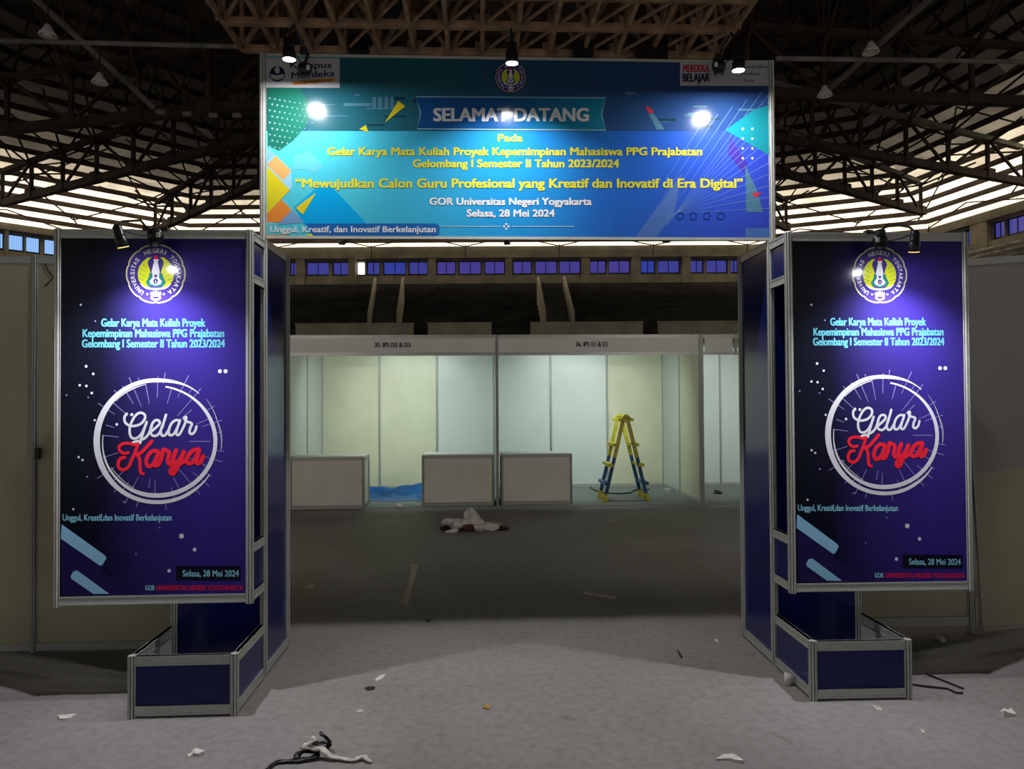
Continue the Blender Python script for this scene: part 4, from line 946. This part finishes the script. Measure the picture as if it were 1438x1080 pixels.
def counter(p, rz, label, width=1.0, shelf_side=None):
    t = thing('display_counter', label, 'counter', p, rz)
    H, D_ = 0.735, 0.46
    for x in (0, width):
        for y in (0, D_): post('post', t, x, y, 0, H - 0.012, 0.018)
    for a, b_, nm in (((0, 0), (width, 0), 'front_panel'), ((width, 0), (width, D_), 'side_panel'), ((0, 0), (0, D_), 'side_panel')):
        panel(t, a, b_, 0.05, H - 0.03, COUNTER, name=nm); rail(t, a, b_, 0.005, 0.04, 0.02); rail(t, a, b_, H - 0.055, 0.04, 0.02)
    mb = MB(); mb.box(-0.005, width + 0.005, -0.005, D_ + 0.005, H - 0.014, H, COUNTTOP); mb.build('top', t)
    return t
q = fl(408, 717); counter((q.x, q.y + 0.02, 0.006), BANG, 'white display counter at far left of booth 35')
q = fl(594, 712); counter((q.x, q.y + 0.02, 0.006), BANG, 'white display counter at the right of booth 35')
q = fl(705, 710); counter((q.x, q.y + 0.02, 0.006), BANG, 'white display counter at the left of booth 36')

# blue tarpaulin slumped between the counters
random.seed(8)
t0 = bloc(-1.75, 1.05); mb = MB(); NXT, NYT = 40, 26
def tz(i, j):
    u, v = i / NXT, j / NYT
    z = 0.015 + 0.17 * math.exp(-((v - 0.72) / 0.15) ** 2) * (0.85 + 0.15 * math.sin(u * 9)) + 0.05 * math.exp(-((v - 0.25) / 0.1) ** 2) * (1 + math.sin(u * 7 + 1)) * 0.6
    z += 0.012 * math.sin(u * 31 + v * 17) * (0.3 + v)
    e = min(u, 1 - u, v, 1 - v); return max(0.007, z * min(1, e / 0.07 + 0.12))
vs = [((i / NXT - 0.5) * 1.5 + 0.02 * math.sin(j * 0.7), (j / NYT - 0.5) * 0.95 + 0.03 * math.sin(i * 0.45), tz(i, j)) for j in range(NYT + 1) for i in range(NXT + 1)]
fs = [(j * (NXT + 1) + i, j * (NXT + 1) + i + 1, (j + 1) * (NXT + 1) + i + 1, (j + 1) * (NXT + 1) + i) for j in range(NYT) for i in range(NXT)]
mb.add(vs, fs, TARP); o = mb.build('tarpaulin', loc=(t0[0], t0[1], 0.002), smooth=True); o.rotation_euler = (0, 0, BANG); tag(o, 'blue tarpaulin lying in folds between the counters of booth 35', 'tarpaulin')

# folding ladder, standing as an A
q0 = fl(846.5, 706); q1 = fl(912.5, 705); lw = 0.40
mid = (q0 + q1) / 2; spread = (q1 - q0).length; rzl = math.atan2(q1.y - q0.y, q1.x - q0.x)
t = thing('folding_ladder', 'yellow and blue folding ladder standing open in booth 36', 'ladder', (mid.x, mid.y, 0.006), rzl)
HT = 1.23
for sgn in (-1, 1):
    for y in (0.0, lw):
        yo = y + (0.03 if sgn > 0 else 0)
        a = Vector((sgn * (spread / 2 - 0.02), yo, 0)); b_ = Vector((sgn * 0.03, yo, HT))
        f = lambda k: a.lerp(b_, k)
        lg = MB(); lg.bar(f(0.09), f(0.53), 0.05, 0.03, BLUEL, up=(0, 1, 0)); lg.bar(f(0.53), f(1.0), 0.054, 0.034, YELLOWL, up=(0, 1, 0)); rl = lg.build('side_rail', t)
        ft = MB(); ft.bar(f(0.0), f(0.1), 0.062, 0.04, YELLOWL, up=(0, 1, 0)); ft.build('foot', rl)
    for k in (0.22, 0.44, 0.68):
        a = Vector((sgn * (spread / 2 - 0.02), 0, 0)).lerp(Vector((sgn * 0.03, 0, HT)), k)
        rg = MB(); rg.box(a.x - 0.038 + sgn * 0.03, a.x + 0.038 + sgn * 0.03, -0.03, lw + 0.05, a.z - 0.022, a.z + 0.022, YELLOWL if k > 0.3 else BLUEL); rg.build('rung', t)
for y in (-0.02, lw + 0.02):
    hb = MB(); hb.tube([(0, y - 0.03, HT + 0.0), (0, y + 0.03, HT + 0.0)], 0.06, YELLOWL, 16); hb.bar((-0.11, y, HT - 0.03), (0.0, y, HT + 0.01), 0.04, 0.06, YELLOWL, up=(0, 1, 0)); hb.bar((0.11, y, HT - 0.03), (0, y, HT + 0.01), 0.04, 0.06, YELLOWL, up=(0, 1, 0)); hb.build('hinge', t)
mb = MB(); mb.tube([bloc(1.62, 1.9) + (0.014,), bloc(1.64, 1.5) + (0.014,), bloc(1.75, 1.2) + (0.014,), bloc(1.95, 1.05) + (0.014,), bloc(2.15, 1.15) + (0.014,), bloc(2.3, 1.5) + (0.014,), bloc(2.55, 1.55) + (0.014,)], 0.012, DARKREF, 8)
tag(mb.build('hose'), 'dark hose curving on the booth floor behind the ladder', 'hose')
q = fl(937, 692, 0.006); crumple('paper_ball', (q.x, q.y, 0.006), 0.055, PAPER, 'crumpled white paper by the side wall of booth 36', 'paper', 9, 0.8)
q = fl(562, 714); crumple('paper_ball', (q.x, q.y, 0.006), 0.06, PLAST, 'pale crumpled plastic on the floor in front of the blue tarpaulin', 'scrap', 12, 0.6)
q = fl(590, 710); crumple('paper_ball', (q.x - 0.02, q.y - 0.12, 0.006), 0.04, PAPER, 'small white paper ball beside the counter right of the tarpaulin', 'paper', 13, 0.7)
q = fl(1000, 690); crumple('refuse_scrap', (q.x, q.y - 0.3, 0.006), 0.07, DARKREF, 'dark scrap on the floor of the narrow right booth', 'scrap', 14, 0.5)

# ------------------------------------------------------------------ 9. refuse and marks on the floor
q = fl(662, 744); hx, hy = q.x, q.y
for nm, dx, dy, sz, m_, sd_, sq, sx, lab in (
        ('plastic_bag', -0.19, 0.0, 0.115, PLAST, 31, 0.85, 1.4, 'pale crumpled plastic bag at the left of the refuse heap'), ('plastic_bag', 0.02, 0.14, 0.12, PLAST, 32, 1.35, 1.0, 'pale plastic bag on top in the middle of the refuse heap'),
        ('plastic_bag', 0.17, -0.04, 0.10, PLAST, 33, 0.7, 1.5, 'flattened pale plastic bag at the right of the refuse heap'), ('film_scrap', -0.04, -0.05, 0.09, MAROON, 34, 0.8, 1.2, 'maroon film in the middle of the refuse heap'),
        ('film_scrap', 0.30, 0.08, 0.09, PINK, 35, 0.8, 1.2, 'pinkish film at the right end of the refuse heap'), ('paper_scrap', -0.22, -0.15, 0.06, PLAST, 36, 0.6, 1.5, 'small pale scrap in front of the refuse heap'),
        ('dark_scrap', -0.30, -0.04, 0.06, DARKREF, 37, 0.6, 1.3, 'black scrap at the left end of the refuse heap'), ('dark_scrap', 0.36, -0.01, 0.06, MAROON, 38, 0.5, 1.6, 'dark scrap at the right end of the refuse heap')):
    crumple(nm, (hx + dx, hy + dy, 0), sz, m_, lab, 'refuse', sd_, sq, sx=sx)
mb = MB(); mb.tube([(-0.36, -0.02, 0.012), (0.1, -0.08, 0.012), (0.42, -0.06, 0.012)], 0.011, DARKREF, 8); tag(mb.build('dark_stick', loc=(hx, hy, 0)), 'dark stick lying under the refuse heap', 'stick')
flat_scrap('tape_strip', ((578, 792.5), (588, 792.5), (582, 815), (577, 832), (573, 849), (561.5, 849), (566, 838), (572, 825), (576, 808)), TAPE, 'long torn strip of grey-white tape stuck to the floor left of centre', 'tape', 0.001, 0.002)
flat_scrap('tape_strip', ((820, 831.5), (834, 834), (865, 839), (864, 841.5), (832, 836.5), (819.5, 834)), TAPE, 'short pale strip on the floor in front of the ladder', 'tape', 0.002, 0.003)
mb = MB(); mb.tube([fl(980, 790, 0.004), fl(994, 800, 0.004), fl(1010, 812, 0.004), fl(1034, 828.5, 0.004)], 0.0045, TAPE, 6); tag(mb.build('cord_scrap'), 'thin pale cord lying near the right tower', 'cord')
flat_scrap('paper_scrap', ((852, 734.5), (863, 732), (875, 734), (876, 738), (862, 738.5), (853, 737)), PINK, 'pinkish paper on the dark floor below the ladder', 'paper', 0.003, 0.02)
flat_scrap('paper_scrap', ((81, 1008), (84, 1005.5), (95, 1006), (106, 1004.5), (107, 1007), (98, 1010.5), (84, 1012)), PAPER, 'torn white paper on the floor left of the left planter', 'paper', 0.003, 0.012)
flat_scrap('paper_scrap', ((263, 1061), (269, 1059.5), (275, 1055.5), (286, 1054.5), (286.5, 1060), (279, 1062.5), (272, 1061.5), (265, 1064.5)), PAPER, 'white paper scrap on the floor in front of the left planter', 'paper', 0.003, 0.015)
flat_scrap('paper_scrap', ((1005, 1068), (1016, 1064), (1030, 1063.5), (1042, 1067), (1044, 1072.5), (1034, 1071), (1024, 1068.5), (1014, 1067.5)), PAPER, 'curved white paper strip at the bottom edge right of centre', 'paper', 0.004, 0.012)
flat_scrap('paper_scrap', ((1403, 1003.5), (1410, 1000), (1416, 999), (1420, 1002), (1427, 1006), (1417, 1007), (1410, 1007)), PAPER, 'crumpled white paper at the right edge of the floor', 'paper', 0.004, 0.03)
flat_scrap('paper_scrap', ((527, 954), (533, 950.5), (540, 947), (541.5, 949.5), (537, 954), (529, 957)), PAPER, 'small white scrap on the lit floor left of centre', 'paper', 0.002, 0.008)
flat_scrap('dark_scrap', ((512, 967), (518, 964.5), (527, 965), (526, 968.5), (516, 970.5)), DARKREF, 'flat black scrap on the lit floor beside a white scrap', 'scrap', 0.002, 0.004)
flat_scrap('paper_scrap', ((500, 999), (505, 996), (511, 997), (509, 1000.5), (502, 1001)), TAPE, 'dull pale scrap on the floor above the black and white strap', 'paper', 0.001, 0.003)
flat_scrap('wrapper', ((678, 996), (681, 992.5), (683, 989.5), (688, 994), (687, 997)), ORANGEB, 'tiny orange wrapper on the floor at the centre', 'wrapper', 0.002, 0.012)
flat_scrap('paper_scrap', ((1003, 899), (1007, 899), (1009, 903.5), (1005, 902)), PAPER, 'small white scrap beside the right tower foot', 'paper', 0.003, 0.012)
flat_scrap('dark_scrap', ((951, 914.5), (954, 915.5), (959, 924), (956, 925)), DARKREF, 'small black scrap on the floor left of the right tower', 'scrap', 0.003, 0.006)
flat_scrap('dark_scrap', ((597, 870.5), (602, 868.5), (606, 870.5), (603, 873.5), (598, 873)), DARKREF, 'small dark scrap at the edge of the banner shadow', 'scrap', 0.003, 0.008)
flat_scrap('paper_scrap', ((425, 826), (432, 824), (442, 821.5), (443, 824), (434, 827)), TAPE, 'faint pale scrap on the dark floor beside the left tower', 'paper', 0.002, 0.006)
flat_scrap('paper_scrap', ((1225, 990), (1236, 993), (1240, 998), (1232, 998), (1226, 993.5)), TAPE, 'dull pale smear of paper in front of the right planter', 'paper', 0.001, 0.002)
flat_scrap('paper_scrap', ((1292, 1027), (1295, 1026), (1299, 1030), (1296, 1031)), PAPER, 'tiny white scrap on the floor right of the right planter', 'paper', 0.003, 0.006)
# paper cup lying by the right planter
q = fl(1106, 962); mb = MB(); mb.tube([(0, 0, 0), (0, 0, 0.03), (0, 0, 0.062)], 0.02, PAPER, 16, rs=[0.017, 0.02, 0.024])
o = mb.build('paper_cup', smooth=True, loc=(q.x, q.y, 0.0)); o.rotation_euler = (0.06, 0.08, 0.3); tag(o, 'small white paper cup standing beside the right planter', 'cup')
# two black cables at the foot of the right planter
for pts, lab in ((((1279, 961), (1297, 963.5), (1312, 965), (1330, 967), (1343, 973), (1352, 973)), 'black cable running from the right planter along the floor, nearer one'), (((1301, 946), (1315, 952), (1333, 959), (1345, 964), (1353, 967)), 'black cable behind the right planter, farther one')):
    mb = MB(); mb.tube([fl(*p, 0.006) for p in pts], 0.006, DARKREF, 8); tag(mb.build('power_cable'), lab, 'cable')
# white rag and black strap in the foreground
def band(pts, w_, m_, hs):
    """crumpled band: points as floor pixels, heights hs, widths w_"""
    P = [fl(*p, h) for p, h in zip(pts, hs)]; out = []
    for i in range(len(P) - 1):
        for k in range(4): out.append((P[i].lerp(P[i + 1], k / 4), w_[i] + (w_[i + 1] - w_[i]) * k / 4))
    out.append((P[-1], w_[-1])); return out
h8 = lambda x, y: (370 + x / 8.459, 1010 + y / 8.459)
def bandmesh(seq, m_, n=10, flat_=0.45):
    mb = MB(); rnd = random.Random(5); o = 0
    vs = []
    for i, (p, w_) in enumerate(seq):
        d_ = (seq[min(i + 1, len(seq) - 1)][0] - seq[max(0, i - 1)][0]); d_ = d_.normalized() if d_.length > 0 else Vector((1, 0, 0))
        s_ = d_.cross(Vector((0, 0, 1))); s_ = s_.normalized() if s_.length > 0.05 else Vector((0, 1, 0)); u_ = s_.cross(d_)
        for j in range(n):
            a = 2 * PI * j / n; k = 1 + 0.25 * math.sin(3 * a + i * 0.9) + rnd.uniform(-0.1, 0.1)
            q = p + s_ * (w_ * k * math.cos(a)) + u_ * (w_ * flat_ * k * math.sin(a)); q.z = max(q.z, 0.001); vs.append(q)
    L = len(seq)
    fs = [(i * n + j, i * n + (j + 1) % n, (i + 1) * n + (j + 1) % n, (i + 1) * n + j) for i in range(L - 1) for j in range(n)] + [tuple(range(n))[::-1], tuple((L - 1) * n + j for j in range(n))]
    mb.add(vs, fs, m_); return mb
RAG = mat('off_white_rag', (0.62, 0.60, 0.54), 0.8, 0.2, noise=0.12, nscale=40)
wp = [(572, 205), (605, 240), (545, 290), (470, 325), (560, 335), (680, 352), (740, 390), (790, 440), (880, 458), (980, 478), (1080, 488), (1140, 455), (1195, 440), (1240, 480), (1275, 508)]
seq = band([h8(*p) for p in wp], [0.006, 0.014, 0.014, 0.022, 0.016, 0.017, 0.017, 0.014, 0.011, 0.011, 0.009, 0.012, 0.011, 0.010, 0.008], None, [0.085, 0.075, 0.06, 0.05, 0.045, 0.04, 0.03, 0.018, 0.012, 0.01, 0.01, 0.012, 0.018, 0.012, 0.008])
tag(bandmesh(seq, RAG).build('cloth_strip', smooth=True), 'twisted off-white cloth strip lying in the foreground', 'cloth')
mb = bandmesh(band([h8(*p) for p in ((45, 595), (100, 540), (180, 500), (300, 498), (420, 490), (560, 470), (640, 430), (640, 390), (560, 385), (470, 380), (405, 420), (400, 470))], [0.008, 0.010, 0.011, 0.012, 0.014, 0.013, 0.013, 0.012, 0.012, 0.014, 0.016, 0.014], None, [0.008, 0.008, 0.008, 0.008, 0.008, 0.01, 0.015, 0.022, 0.03, 0.03, 0.02, 0.01]), BLACK)
o = mb.build('black_strap', smooth=True); tag(o, 'black strap coiled under the white cloth strip', 'strap')
mb = bandmesh(band([h8(*p) for p in ((672, 150), (700, 185), (750, 220), (785, 275), (775, 320), (690, 300), (600, 280))], [0.006, 0.012, 0.015, 0.016, 0.018, 0.022, 0.014], None, [0.09, 0.08, 0.06, 0.035, 0.02, 0.02, 0.02]), BLACK)
tag(mb.build('black_film', smooth=True), 'stiff black film standing up behind the white cloth strip', 'film')
